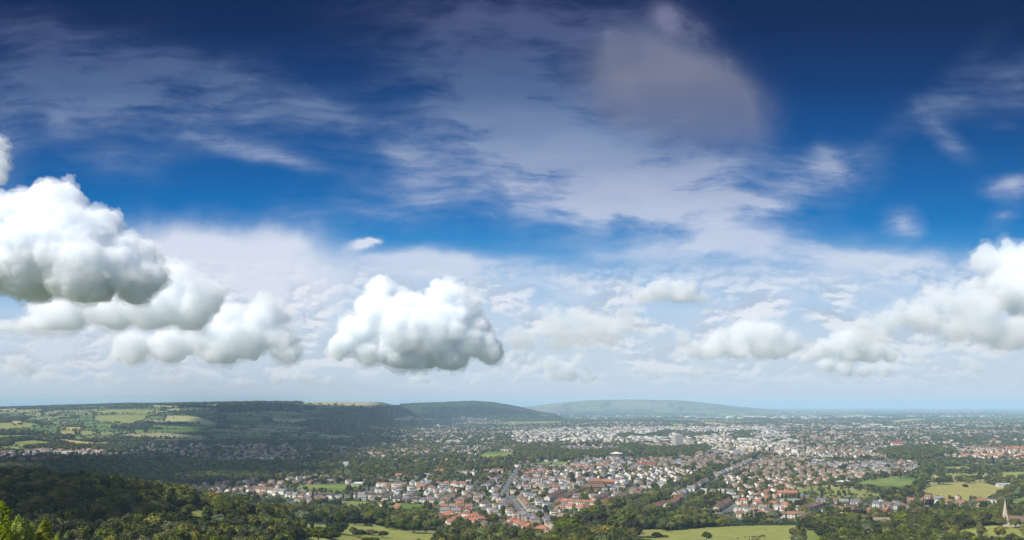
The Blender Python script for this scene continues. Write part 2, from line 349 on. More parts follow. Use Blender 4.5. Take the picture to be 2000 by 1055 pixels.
# ------------------------------------------------------------------ terrain
def ridge(u, pts, D):
    """height of a crest D metres away, from its outline (photo px, py)"""
    px = 1000+F*u; py = np.interp(px, [p[0] for p in pts], [p[1] for p in pts]); return EYE+(HOR-py)/F*D
RA = [(-400, 800), (-100, 799), (0, 798.5), (100, 795), (250, 790), (300, 790.5), (430, 788), (500, 786.5), (560, 787), (620, 786), (743, 785.5), (775, 793), (810, 812), (850, 840), (900, 856)]
RB = [(600, 860), (660, 800), (740, 793), (780, 791), (830, 789), (880, 787), (925, 785.5), (961, 788.5), (1000, 795), (1040, 804), (1080, 812), (1110, 822), (1150, 826)]
RC = [(940, 806), (960, 806), (1020, 796), (1080, 789), (1150, 782), (1250, 781), (1330, 782), (1400, 789), (1440, 795), (1500, 800), (1560, 807), (1600, 807)]
def H(x, y):
    x = np.asarray(x, float); y = np.asarray(y, float); ys = np.maximum(y, 50); u = x/ys
    z = 98*np.exp(-np.maximum(y, 0)/200)+27*np.exp(-((x+95)/60)**2-((y-165)/80)**2)+36*sm((1180-y)/800)*sm((u+.9)/.6)
    z = z+70*sm((-x-40)/380)*(1-sm((y-560)/600))
    z = z+10*sm((x-300)/300)*(1-sm((y-800)/500))
    hill = 0
    toe = np.interp(u, [-1, -.577, -.4, -.17, 0], [2500, 2750, 3300, 4600, 5600])
    ha = ridge(u, RA, 6500); ta = np.clip((y-toe)/(6500-toe), 0, 1)
    za = ha*(ta*.35+.65*sm(ta))*(y > toe)
    zb = ridge(u, RB, 8600)*sm((y-7000)/1600)
    zc = ridge(u, RC, 16500)*sm((y-13200)/3300)*(1-sm((y-19000)/5000))*((u > -.03) & (u < .4))
    za = np.where(y > 6500, ha*(1-sm((y-9000)/5000)), za); zb = np.where(y > 8600, zb*(1-sm((y-11000)/5000)), zb)
    za = np.maximum(za, 0)*(u < -.02); zb = np.maximum(zb, 0)*(u > -.27)*(u < .12)
    hill = np.maximum(np.maximum(za, zb), np.maximum(zc, 0))
    rough = np.clip(hill/90, 0, 1)*(1-np.clip((hill/np.maximum(ha, 60)-.75)/.25, 0, 1)*.85)
    return z+hill+rough*(fbm(x, y, 900, 3)*34)+fbm(x, y, 420, 1, 2)*1.5*(y > 900)+fbm(x, y, 160, 7, 2)*2*(y < 1200)
_D = np.geomspace(50, 70000, 2600)
def at(px, py):
    """point of the ground that the photograph shows at (px, py)"""
    px = np.atleast_1d(np.asarray(px, float)); py = np.atleast_1d(np.asarray(py, float)); out = np.zeros((len(px), 3))
    for i, (a, c) in enumerate(zip(px, py)):
        u = (a-1000)/F; v = (HOR-c)/F; h = H(u*_D, _D); r = EYE+v*_D
        k = np.argmax(h >= r) if (h >= r).any() else len(_D)-1
        if k > 0:
            d0 = (r-h)[k-1]; d1 = (r-h)[k]; t = d0/(d0-d1) if d0 != d1 else 0; y = _D[k-1]+(_D[k]-_D[k-1])*np.clip(t, 0, 1)
        else: y = _D[0]
        out[i] = (u*y, y, float(H(u*y, y)))
    return out
def proj(x, y, z):
    y = np.maximum(y, 1); return 1000+F*x/y, HOR-F*(z-EYE)/y
def inpoly(px, py, poly):
    r = np.zeros(np.shape(px), bool); n = len(poly)
    xs = [p[0] for p in poly]; ys = [p[1] for p in poly]
    bb = (px >= min(xs)) & (px <= max(xs)) & (py >= min(ys)) & (py <= max(ys))
    if not bb.any(): return r
    X = px[bb]; Y = py[bb]; q = np.zeros(X.shape, bool)
    for i in range(n):
        x0, y0 = poly[i]; x1, y1 = poly[(i+1) % n]
        if y0 == y1: continue
        q ^= ((y0 > Y) != (y1 > Y)) & (X < (x1-x0)*(Y-y0)/(y1-y0)+x0)
    r[bb] = q; return r
_vr = np.random.default_rng(77); _vj = _vr.uniform(.12, .88, (256, 256, 2)); _vc = _vr.uniform(0, 1, (256, 256, 3))
def cells(x, y, w, wx=1.):
    """jittered cells: nearest seed's random triple and distance to the cell border"""
    X = x/(w*wx)+500; Y = y/w+500; i = np.floor(X).astype(int); j = np.floor(Y).astype(int)
    b1 = np.full(X.shape, 9.); b2 = np.full(X.shape, 9.); c = np.zeros(X.shape+(3,)); sd = np.zeros(X.shape+(2,))
    for a in (-1, 0, 1):
        for e in (-1, 0, 1):
            I = (i+a); J = (j+e); jt = _vj[I % 256, J % 256]; sx_ = I+jt[..., 0]; sy_ = J+jt[..., 1]
            d = np.maximum(np.abs(X-sx_), np.abs(Y-sy_))*.6+np.hypot(X-sx_, Y-sy_)*.4
            n = d < b1; b2 = np.where(n, b1, np.minimum(b2, d)); b1 = np.where(n, d, b1)
            c = np.where(n[..., None], _vc[I % 256, J % 256], c); sd = np.where(n[..., None], np.stack([(sx_-500)*w*wx, (sy_-500)*w], -1), sd)
    return c, (b2-b1)*w, sd

# ------------------------------------------------------------------ land use, measured off the photograph
G_LAWN = (.115, .17, .035); G_DARK = (.07, .135, .035); G_DRY = (.30, .26, .085); G_YEL = (.24, .245, .065); G_OLI = (.20, .21, .06); G_GOLD = (.46, .33, .13); G_PALE = (.34, .33, .16)
FIELDS = [
 ('cricket field mown bright green beside a white pavilion', G_LAWN, [(561, 953), (606, 946), (696, 946), (712, 950), (700, 954), (673, 962), (671, 967), (640, 960), (600, 957)]),
 ('long flat green field between the dark estate and the tree belt', G_LAWN, [(640, 986), (679, 979), (752, 981), (836, 986), (836, 994), (766, 992), (724, 987), (690, 989)]),
 ('small yellow clearing among the trees below the long green field', G_YEL, [(553, 1000), (575, 1000), (594, 1005), (592, 1012), (562, 1006)]),
 ('sloping yellow-green pasture dotted with bushes at the bottom of the picture', G_YEL, [(575, 1028), (592, 1024), (630, 1026), (673, 1023), (724, 1025), (780, 1035), (850, 1040), (856, 1075), (560, 1075), (600, 1050)]),
 ('golden and green clearing in the dark wood', G_YEL, [(316, 994), (340, 993), (386, 994), (428, 1003), (425, 1009), (411, 1013), (385, 1010), (363, 1008)]),
 ('small golden strip right of the wood clearing', G_DRY, [(480, 994), (505, 994), (515, 1002), (490, 1006)]),
 ('pale track crossing the wood below the clearing', G_YEL, [(440, 1022), (500, 1020), (560, 1026), (560, 1030), (500, 1026), (445, 1026)]),
 ('broad yellow-green pasture with a lone round tree and a dark herd', G_YEL, [(1240, 1036), (1290, 1033.5), (1305, 1037), (1380, 1030), (1450, 1027.5), (1540, 1026), (1558, 1027), (1560, 1085), (1230, 1085)]),
 ('small green field right of the narrow tree row at the bottom', G_LAWN, [(1566, 1034), (1602, 1034), (1612, 1085), (1562, 1085)]),
 ('dark green field below the shaded houses on the right', G_DARK, [(1651, 946), (1696, 938), (1732, 933), (1780, 933), (1800, 937), (1795, 948), (1775, 954), (1752, 957), (1700, 955), (1680, 951)]),
 ('tan hay field with faint tractor lines', G_DRY, [(1796, 961), (1820, 950), (1858, 942), (1919, 943), (1964, 953), (1950, 965), (1936, 972), (1891, 978), (1849, 976), (1800, 969)]),
 ('small tan field behind the hay field', G_DRY, [(1836, 913), (1883, 910.5), (1902, 916), (1895, 919), (1841, 919)]),
 ('yellow pasture strip with hedges behind the hay field', G_YEL, [(1835, 928), (1847, 926.5), (1914, 926), (1912, 932), (1877, 939), (1845, 936)]),
 ('pale green pasture at the right edge', G_YEL, [(1942, 923), (2010, 921), (2100, 921), (2100, 934), (1955, 931)]),
 ('far yellow pasture at the right edge', G_YEL, [(1953, 907), (2000, 908), (2100, 909), (2100, 914), (1960, 911)]),
 ('bright green field beside the near church spire', G_LAWN, [(1965, 979), (1995, 971), (2100, 966), (2100, 986), (1975, 987)]),
 ('yellow-green field in front of the near church', G_YEL, [(1850, 1041), (1891, 1033), (1936, 1026), (1988, 1030), (2100, 1031), (2100, 1049), (1930, 1049), (1870, 1043)]),
 ('rough green allotments with small bushes', (.13, .16, .05), [(1553, 956), (1595, 950), (1626, 953), (1717, 964), (1740, 968), (1717, 972), (1676, 981), (1603, 981), (1590, 972), (1559, 966)]),
 ('little green park among trees behind the orange roofs', G_LAWN, [(1010, 911), (1020, 907), (1056, 903.5), (1108, 902), (1112, 908), (1108, 911), (1042, 912)]),
 ('green playing fields divided by tree rows', G_LAWN, [(925, 895), (947, 883), (1005, 882), (1005, 896), (960, 898)]),
 ('long golden stubble field below the left hillside', G_GOLD, [(103, 859), (120, 858), (168, 863), (228, 872), (190, 873.5), (148, 871.5), (112, 865)]),
 ('bright green field among the shaded houses on the left', (.10, .22, .03), [(120, 898), (168, 892), (166, 899)]),
 ('green field left of the golden stubble', G_OLI, [(30, 863), (60, 860), (103, 864), (104, 870), (80, 873), (17, 872)]),
 ('olive field on the left slope above the golden stubble', G_DRY, [(112, 846), (118, 841), (145, 840.5), (150, 850), (123, 854)]),
 ('olive field right of the sunken lane on the left slope', G_OLI, [(154, 846), (160, 840.5), (178, 842), (195, 847.5), (159, 855)]),
 ('tan strip above the sunken lane', G_GOLD, [(112, 836), (125, 834), (162, 835), (157, 840), (130, 839)]),
 ('green strip on the left slope', G_OLI, [(180, 840.5), (221, 844), (222, 847), (190, 844)]),
 ('fresh green paddock on the left slope', G_LAWN, [(258, 842), (262, 839.5), (284, 841), (284, 847), (268, 848)]),
 ('small gold field high on the left slope', G_GOLD, [(20, 824), (24, 821.5), (46, 823.5), (40, 830), (30, 831)]),
 ('wide pale field running to a point on the left slope', G_PALE, [(319, 824), (324, 812.5), (369, 812), (400, 818), (432, 829.5), (400, 830), (364, 826.5)]),
 ('large green field high on the left slope', G_OLI, [(182, 823), (185, 812), (241, 809.5), (296, 812), (275, 824), (252, 831), (225, 826)]),
 ('upper green pasture under the left ridge', G_OLI, [(170, 803), (250, 799.5), (320, 801), (291, 807), (200, 808)]),
 ('tan field on top of the left ridge', G_PALE, [(268, 792), (300, 791.5), (360, 794), (330, 797.5), (300, 795.5)]),
 ('pale tan strip below the left ridge', G_PALE, [(36, 811), (50, 809), (84, 808.5), (80, 812.5)]),
 ('long olive pasture at the left edge', G_OLI, [(-80, 830), (0, 826), (70, 828), (60, 834), (10, 840), (-80, 840)]),
 ('green meadow at the left edge', G_LAWN, [(-80, 850), (0, 850), (26, 852), (20, 856), (-80, 860)]),
 ('bare tan common along the top of the middle ridge', (.34, .29, .19), [(590, 790), (592, 778), (680, 778), (775, 780), (782, 792), (765, 795), (746, 793.5), (720, 796), (690, 792), (650, 791)]),
 ('light scree patch on the side of the middle ridge', G_PALE, [(612, 797), (650, 795), (655, 798), (618, 800)]),
 ('tan hillside field at the foot of the round hill', (.28, .26, .15), [(755, 822), (770, 817), (796, 812.5), (830, 815), (862, 819), (830, 822), (800, 825)]),
 ('small tan fields in the wooded valley', (.26, .23, .13), [(614, 853), (625, 849), (660, 850), (696, 851), (690, 856), (650, 857), (625, 856)]),
 ('long green strip beyond the far suburbs', G_OLI, [(955, 827), (1000, 824), (1098, 823), (1098, 827), (1000, 830)]),
 ('far golden field beyond the town', G_GOLD, [(1348, 826.5), (1380, 824.5), (1414, 827), (1425, 830), (1385, 829.5)]),
 ('far pale field left of the golden one', G_DRY, [(1290, 828), (1330, 828), (1348, 831), (1330, 835)]),
 ('far straw field on the plain', G_DRY, [(1610, 812.5), (1650, 810), (1704, 810), (1690, 813), (1640, 814.5)]),
 ('second far straw field on the plain', G_DRY, [(1722, 824), (1780, 817.5), (1821, 819), (1790, 823), (1750, 827)]),
]
WOODS = [[(-200, 925), (0, 925), (60, 929), (120, 946), (200, 953), (330, 950), (380, 960), (385, 976), (430, 978), (500, 972), (530, 984), (560, 986), (640, 988), (690, 990), (724, 988), (766, 993), (836, 996), (850, 1004), (852, 1036), (780, 1034), (724, 1023), (670, 1020), (590, 1021), (575, 1026), (590, 1060), (560, 1100), (-400, 1100)],
 [(848, 1040), (900, 1048), (960, 1052), (1050, 1052), (1075, 1036), (1100, 1020), (1150, 1010), (1185, 1006), (1190, 1000), (1225, 985), (1262, 970), (1290, 962), (1300, 978), (1262, 1003), (1290, 1008), (1330, 990), (1352, 980), (1362, 996), (1395, 1008), (1450, 1016), (1500, 1018), (1555, 1017), (1556, 1027), (1450, 1028), (1380, 1031), (1305, 1038), (1290, 1033), (1245, 1036), (1240, 1100), (840, 1100)],
 [(1560, 1010), (1600, 1006), (1660, 1003), (1700, 1003), (1760, 1002), (1790, 990), (1850, 992), (1920, 992), (1950, 985), (1960, 978), (2000, 988), (2100, 984), (2100, 1030), (1988, 1029), (1936, 1025), (1891, 1032), (1850, 1040), (1880, 1046), (1950, 1050), (2100, 1050), (2100, 1100), (1600, 1100), (1610, 1036)],
 [(1556, 1024), (1568, 1024), (1566, 1100), (1556, 1100)],
 [(1325, 955), (1360, 930), (1420, 909), (1462, 887), (1474, 890), (1432, 914), (1382, 940), (1345, 962)],
 [(1000, 880), (1100, 880), (1190, 882), (1240, 874), (1310, 875), (1372, 876), (1378, 884), (1340, 890), (1230, 893), (1100, 898), (1000, 900)],
 [(0, 905), (100, 903), (260, 905), (400, 908), (500, 908), (600, 915), (560, 929), (430, 946), (330, 951), (200, 953), (120, 945), (60, 928), (-200, 924), (-200, 905)],
 [(1700, 882), (1760, 876), (1850, 878), (1870, 888), (1830, 896), (1760, 900), (1700, 892)],
 [(1790, 905), (1815, 908), (1812, 925), (1800, 960), (1770, 972), (1800, 985), (1750, 985), (1700, 976), (1740, 965), (1790, 950), (1800, 932), (1785, 925)],
 [(1230, 850), (1330, 846), (1480, 846), (1480, 852), (1350, 853), (1230, 856)], [(1930, 945), (1950, 943), (1960, 950), (1930, 952)], [(1970, 945), (2100, 940), (2100, 965), (1995, 968), (1965, 972), (1960, 960)]]
TOWN = [(-400, 884), (0, 884), (60, 880), (100, 882), (230, 884), (290, 868), (430, 866), (480, 868), (560, 870), (640, 866), (700, 850), (760, 846), (820, 835), (830, 822), (900, 814), (1000, 828), (1100, 829), (1200, 822), (1300, 824), (1360, 832), (1500, 828), (1600, 823), (1700, 827), (1800, 826), (2000, 822), (2600, 822), (2600, 1200), (-400, 1200)]
RURAL = [(1790, 905), (1850, 903), (2100, 900), (2100, 990), (1960, 985), (1900, 978), (1795, 975), (1740, 972), (1600, 985), (1550, 968), (1550, 952), (1620, 948), (1700, 930), (1800, 930)]
HOUSY = [[(1400, 925), (1480, 903), (1600, 905), (1620, 945), (1550, 958), (1560, 970), (1600, 984), (1690, 984), (1700, 1003), (1600, 1006), (1580, 1014), (1425, 1013), (1395, 1000), (1400, 985), (1440, 962)],
 [(1560, 905), (1800, 903), (1795, 930), (1700, 930), (1640, 940), (1600, 930)], [(1690, 986), (1750, 978), (1892, 978), (1892, 991), (1750, 1001), (1690, 1003)], [(850, 950), (1000, 935), (1190, 905), (1330, 905), (1335, 940), (1240, 962), (1190, 1003), (1090, 1018), (1040, 1040), (870, 1034)], [(600, 962), (700, 968), (800, 958), (850, 985), (700, 982), (600, 976)], [(490, 955), (600, 965), (600, 978), (490, 966)]]
SPARSE = [(560, 870), (700, 852), (860, 868), (1010, 875), (1010, 915), (880, 925), (850, 945), (740, 945), (600, 943), (480, 940), (0, 940), (0, 908), (420, 903), (600, 905)]
BUSY = [(1000, 845), (1100, 838), (1230, 836), (1480, 834), (1540, 850), (1570, 880), (1560, 900), (1500, 912), (1440, 905), (1380, 870), (1240, 866), (1100, 866), (1000, 866)]
ROADS = [([(1022, 1010), (1013, 995), (1003, 985), (985, 965), (1000, 938), (1012, 915)], 8), ([(1398, 1012), (1412, 1005), (1436, 989)], 11), ([(1345, 966), (1378, 948), (1426, 924), (1480, 895), (1500, 880)], 9),
         ([(640, 975), (715, 958), (745, 944)], 8), ([(1062, 982), (1092, 968)], 7), ([(1088, 984), (1120, 967)], 7), ([(1155, 986), (1185, 974)], 7), ([(1182, 990), (1228, 972)], 7), ([(1440, 990), (1490, 992), (1548, 996)], 8)]
ROADW = []
for pl, w in ROADS:
    p = at([q[0] for q in pl], [q[1] for q in pl]); ROADW.append((p[:, :2], w))
def roaddist(x, y):
    best = np.full(np.shape(x), 1e9)
    for p, w in ROADW:
        for a, c in zip(p[:-1], p[1:]):
            d = c-a; t = np.clip(((x-a[0])*d[0]+(y-a[1])*d[1])/(d@d), 0, 1)
            best = np.minimum(best, np.hypot(x-a[0]-t*d[0], y-a[1]-t*d[1])-w/2)
    return best
PITCH = 49.
def street(x, y):
    """local street pattern: offset across and along the streets of the district, and its random triple"""
    c, e, sd = cells(x, y, 330.)
    th = (c[..., 0]*3.14)*.5+np.where(c[..., 1] > .5, 0., 1.2); ct, s_ = np.cos(th), np.sin(th); dx = x-sd[..., 0]; dy = y-sd[..., 1]
    a = dx*ct+dy*s_; v = -dx*s_+dy*ct
    return a, v, th, c, e

def landuse(px, py):
    far = np.clip((940-py)/40, 0, 1); wpx = px+far*(fbm(px, py*4, 60, 61, 3)*34); wpy = py+far*fbm(px, py*4, 45, 67, 3)*9
    fid = np.full(px.shape, -1)
    for i, (_, _, poly) in enumerate(FIELDS): fid[inpoly(px, py, poly)] = i
    wood = np.zeros(px.shape, bool)
    for poly in WOODS: wood |= inpoly(wpx, wpy, poly)
    town = inpoly(px+far*fbm(px, py*4, 80, 3, 3)*30, py+far*fbm(px, py*4, 60, 5, 3)*5, TOWN) & ~inpoly(px, py, RURAL)
    return fid, wood & (fid < 0), town & (fid < 0) & ~wood

# ------------------------------------------------------------------ the ground, one sheet cut into its fields
ys = [60.]
while ys[-1] < 78000:
    y = ys[-1]; ys.append(y+(7 if y < 1150 else max(3.4, min(y*y/242000*.62, 34 if y < 9200 else y*.017))))
ys = np.array(ys); us = np.linspace(-.80, .80, 860)
Yg, Ug = np.meshgrid(ys, us, indexing='ij'); Xg = Yg*Ug; Zg = H(Xg, Yg)
ny, nx = Yg.shape
PX, PY = proj(Xg, Yg, Zg)
fid, wood, town = landuse(PX+fbm(Xg, Yg, 60, 2, 2)*1.2, PY+fbm(Xg, Yg, 60, 9, 2)*.5)
col = np.zeros(Yg.shape+(3,), np.float32)
# open country: a patchwork of fields with dark hedges
cs, ed, _ = cells(Xg+fbm(Xg, Yg, 500, 4, 2)*70, Yg, np.where(Yg > 9500, 620., 230.), 1.5)
pal = np.array([(.10, .15, .04), (.17, .19, .06), (.21, .21, .075), (.13, .18, .045), (.30, .27, .12), (.08, .12, .035), (.25, .22, .11), (.16, .19, .07)])
col[:] = pal[(cs[..., 0]*8).astype(int) % 8]*(.85+.3*cs[..., 1:2])
hedge = ed < np.where(Yg > 9500, 60., 22.)
col[hedge] = (.030, .050, .020)
wn = fbm(Xg, Yg, 1400, 11)+fbm(Xg, Yg, 300, 13, 2)*.4
hillwood = (wn > .12+np.where(Yg > 9500, 0., .05)) | ((PX > 425) & (PX < 1090) & (Yg > 3300) & (Yg < 9500) & (wn > -.06)) | ((PX > 780) & (PX < 1100) & (Yg > 6900) & (Yg < 9800) & (Zg > 12))
hillwood &= ~((Yg > 12500) & (Zg > 30) & (wn < .45))
col[hillwood] = (.028, .050, .020)
# town ground: gardens, drives, roads
a_, v_, th_, tc_, te_ = street(Xg, Yg)
gard = np.stack([.085+.05*vnoise(Xg, Yg, 9, 1), .105+.05*vnoise(Xg, Yg, 9, 1), .05+.03*vnoise(Xg, Yg, 9, 1)], -1)
col[town] = gard[town]
drive = (vnoise(Xg, Yg, 11, 5) > .35) & town; col[drive] = (.21, .19, .17)
rd = (np.abs((v_+PITCH/2) % PITCH-PITCH/2) < 4.0) | (te_ < 5); rd &= town & (Yg < 3600); col[rd] = (.095, .095, .10)
busy = inpoly(PX, PY, BUSY) & town & (Yg > 2000); col[busy] = np.where(vnoise(Xg, Yg, 30, 3)[busy][:, None] > .1, (.26, .24, .22), (.12, .12, .11))
k = Yg > 9500; col[k] *= .78; k = (Yg > 12500) & (Zg > 14); col[k] = col[k]*.7+.05  # far hill lifted towards grey: distance haze put into its base colour
col[wood] = (.026, .042, .016)
for i, (_, c, _) in enumerate(FIELDS):
    k = fid == i
    if not k.any(): continue
    big = fbm(Xg[k], Yg[k], 90, i, 4)[:, None]; st_ = np.sin((Xg[k]*.8+Yg[k]*.6)/3.1)[:, None]*.03*(c in (G_DRY, G_GOLD))
    sml = fbm(Xg[k], Yg[k], 16, i+3, 3)[:, None]; t = np.clip(.5+big*1.7+sml*.5, 0, 1); alt = np.array(G_OLI if c in (G_YEL, G_DRY, G_GOLD) else G_YEL)
    col[k] = (np.array(c)*(1-t*.5)+alt*t*.5)*(1+.16*big+.12*sml+st_)
rw = roaddist(Xg, Yg); k = (rw < 0) & (Yg < 2700); col[k] = (.115, .115, .12); k = (rw >= 0) & (rw < 2.2) & (Yg < 2700) & (fid < 0); col[k] = (.20, .19, .18)
idx = np.arange(ny*nx).reshape(ny, nx)
Qg = np.stack([idx[:-1, :-1], idx[:-1, 1:], idx[1:, 1:], idx[1:, :-1]], -1).reshape(-1, 4)
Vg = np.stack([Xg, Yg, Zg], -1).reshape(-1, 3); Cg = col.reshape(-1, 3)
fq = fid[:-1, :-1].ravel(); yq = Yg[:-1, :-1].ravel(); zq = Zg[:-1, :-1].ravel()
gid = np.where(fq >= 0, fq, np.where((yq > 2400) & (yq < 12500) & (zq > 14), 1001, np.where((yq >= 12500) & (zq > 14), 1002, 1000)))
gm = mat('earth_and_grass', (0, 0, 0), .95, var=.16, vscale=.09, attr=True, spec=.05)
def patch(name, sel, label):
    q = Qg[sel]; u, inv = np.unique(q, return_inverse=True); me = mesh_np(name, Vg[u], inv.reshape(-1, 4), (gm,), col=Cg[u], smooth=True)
    tag(link(bpy.data.objects.new(name, me)), label, kind='structure')
patch('ground', gid == 1000, 'wide green and built-up plain running from the hill foot to the horizon')
patch('hills', gid == 1001, 'long ridge of wooded and farmed hills along the left horizon')
patch('far_hill', gid == 1002, 'pale blue whaleback hill on the horizon right of the ridge')
for i, (lab, _, _) in enumerate(FIELDS): patch('field', gid == i, lab)
R_ = 80000.
tag(link(bpy.data.objects.new('lowland', mesh_np('lowland', [(-R_, -R_, -6), (R_, -R_, -6), (R_, R_, -6), (-R_, R_, -6)], [(0, 1, 2, 3)], (mat('lowland_grass', (.10, .11, .085), .95),)))), 'flat green lowland beyond the sides of the view', kind='structure')

# ------------------------------------------------------------------ building kit
WALLS = {'white': (.57, .545, .485), 'cream': (.50, .43, .32), 'brick': (.26, .135, .09), 'buff': (.38, .31, .23), 'stone': (.44, .38, .28), 'grey': (.36, .35, .34), 'yellow': (.66, .52, .22)}
ROOFS = {'orange': (.34, .14, .085), 'terracotta': (.25, .12, .08), 'brown': (.155, .105, .08), 'tan': (.22, .17, .125), 'slate': (.125, .13, .16), 'grey': (.19, .185, .19), 'dark': (.07, .06, .06), 'pale': (.30, .29, .28), 'white': (.52, .52, .50), 'red': (.30, .07, .06), 'blue': (.10, .20, .36)}
WM = {k: mat(k+'_wall', v, .85, var=.14, vscale=.9, rand=.0) for k, v in WALLS.items()}
RM = {k: mat(k+'_roof_tile', v, .75, var=.22, vscale=1.3) for k, v in ROOFS.items()}
M_GLASS = mat('window_glass', (.03, .035, .045), .12, spec=.6); M_BRICK = mat('chimney_brick', (.28, .13, .085), .9, var=.2, vscale=3); M_WHITE = mat('white_paint', (.78, .77, .74), .5)
def boxg(x0, x1, y0, y1, z0, z1):
    v = [(x0, y0, z0), (x1, y0, z0), (x1, y1, z0), (x0, y1, z0), (x0, y0, z1), (x1, y0, z1), (x1, y1, z1), (x0, y1, z1)]
    return v, [(0, 3, 2, 1), (4, 5, 6, 7), (0, 1, 5, 4), (1, 2, 6, 5), (2, 3, 7, 6), (3, 0, 4, 7)]
class MB:
    def __init__(s): s.v = []; s.f = []
    def add(s, vf): n = len(s.v); s.v += list(vf[0]); s.f += [tuple(i+n for i in q) for q in vf[1]]; return s
    def box(s, *a): return s.add(boxg(*a))
    def mesh(s, name, m):
        me = bpy.data.meshes.new(name); me.from_pydata(s.v, [], s.f); me.materials.append(m); me.update(); return me
def cone(cx, cyy, z0, r0, z1, r1, n=8, ph=0.):
    a = [(cx+math.cos(ph+2*math.pi*i/n)*r0, cyy+math.sin(ph+2*math.pi*i/n)*r0, z0) for i in range(n)]
    c = [(cx+math.cos(ph+2*math.pi*i/n)*r1, cyy+math.sin(ph+2*math.pi*i/n)*r1, z1) for i in range(n)]
    return a+c, [(i, (i+1) % n, n+(i+1) % n, n+i) for i in range(n)]+[tuple(range(n-1, -1, -1)), tuple(range(n, 2*n))]
def wallprism(L, W, Hh, R, gable):
    """walls of a house; gable: pentagonal ends"""
    l, w = L/2, W/2; z0 = -2.5
    if not gable: return boxg(-l, l, -w, w, z0, Hh)
    v = [(-l, -w, z0), (l, -w, z0), (l, w, z0), (-l, w, z0), (-l, -w, Hh), (l, -w, Hh), (l, w, Hh), (-l, w, Hh), (-l, 0, Hh+R), (l, 0, Hh+R)]
    return v, [(0, 1, 5, 4), (2, 3, 7, 6), (1, 2, 6, 9, 5), (3, 0, 4, 8, 7), (4, 5, 9, 8), (6, 7, 8, 9), (0, 3, 2, 1)]
def roofg(L, W, Hh, R, kind, o=.45, t=.28):
    l, w = L/2+o, W/2+o; s = R/(W/2); e = Hh-o*s
    if kind == 'gable':
        v = [(-l, -w, e), (l, -w, e), (l, 0, Hh+R), (-l, 0, Hh+R), (l, w, e), (-l, w, e)]
        n = 6; v += [(a, c, d+t) for a, c, d in v]
        f = [(6, 7, 8, 9), (9, 8, 10, 11), (0, 3, 2, 1), (3, 5, 4, 2), (0, 1, 7, 6), (5, 11, 10, 4), (1, 2, 8, 7), (2, 4, 10, 8), (0, 6, 9, 3), (3, 9, 11, 5)]
        return v, f
    if kind == 'hip':
        h = max(.2, l-w); v = [(-l, -w, e), (l, -w, e), (l, w, e), (-l, w, e), (-h, 0, Hh+R), (h, 0, Hh+R)]
        return v, [(0, 1, 5, 4), (1, 2, 5), (2, 3, 4, 5), (3, 0, 4), (0, 3, 2, 1)]
    return boxg(-l, l, -w, w, Hh, Hh+.6)
def chimg(x, y, top, h=1.5): return boxg(x-.55, x+.55, y-.4, y+.4, top-1.6, top+h)
_mc = {}
def mesh_of(key, fn):
    if key not in _mc: _mc[key] = fn()
    return _mc[key]
def house(x, y, th, L, W, Hh, R, kind, wall, roof, label, group, windows=True, name='house', chim=2):
    z = float(H(x, y)); o = empty(name, (x, y, z), th); tag(o, label, 'house', group)
    key = (round(L, 1), round(W, 1), round(Hh, 1), round(R, 1), kind)
    for part, m, fn in (('wall', WM[wall], lambda: wallprism(L, W, Hh, R, kind == 'gable')), ('roof', RM[roof], lambda: roofg(L, W, Hh, R, kind))):
        me = mesh_of((part, m.name)+key, lambda: MB().add(fn()).mesh(part, m)); p = link(bpy.data.objects.new(part, me), o)
        if part == 'roof':
            for c in range(chim):
                cx = (-L*.5+.9, L*.5-.9)[c] if chim > 1 else L*.22
                link(bpy.data.objects.new('chimney', mesh_of(('ch', c, chim)+key, lambda: MB().add(chimg(cx, .0, Hh+R*(.95 if kind == 'gable' else .6))).mesh('chimney', M_BRICK))), p)
    if windows:
        n = max(2, int(L/3.2))
        for side in (-1, 1):
            for fl in range(max(1, int(Hh/2.6))):
                for i in range(n):
                    wx = -L/2+L*(i+.5)/n; z0 = .9+fl*2.6
                    if fl == 0 and i == n-1 and side < 0:
                        link(bpy.data.objects.new('door', mesh_of(('door',)+key, lambda: MB().box(wx-.5, wx+.5, -W/2-.06, -W/2+.05, 0, 2.1).mesh('door', M_GLASS))), o); continue
                    w_ = link(bpy.data.objects.new('window', mesh_of(('win', side, fl, i)+key, lambda: MB().box(wx-.65, wx+.65, side*W/2-.07, side*W/2+.07, z0, z0+1.25).mesh('window', M_GLASS))), o)
    return o

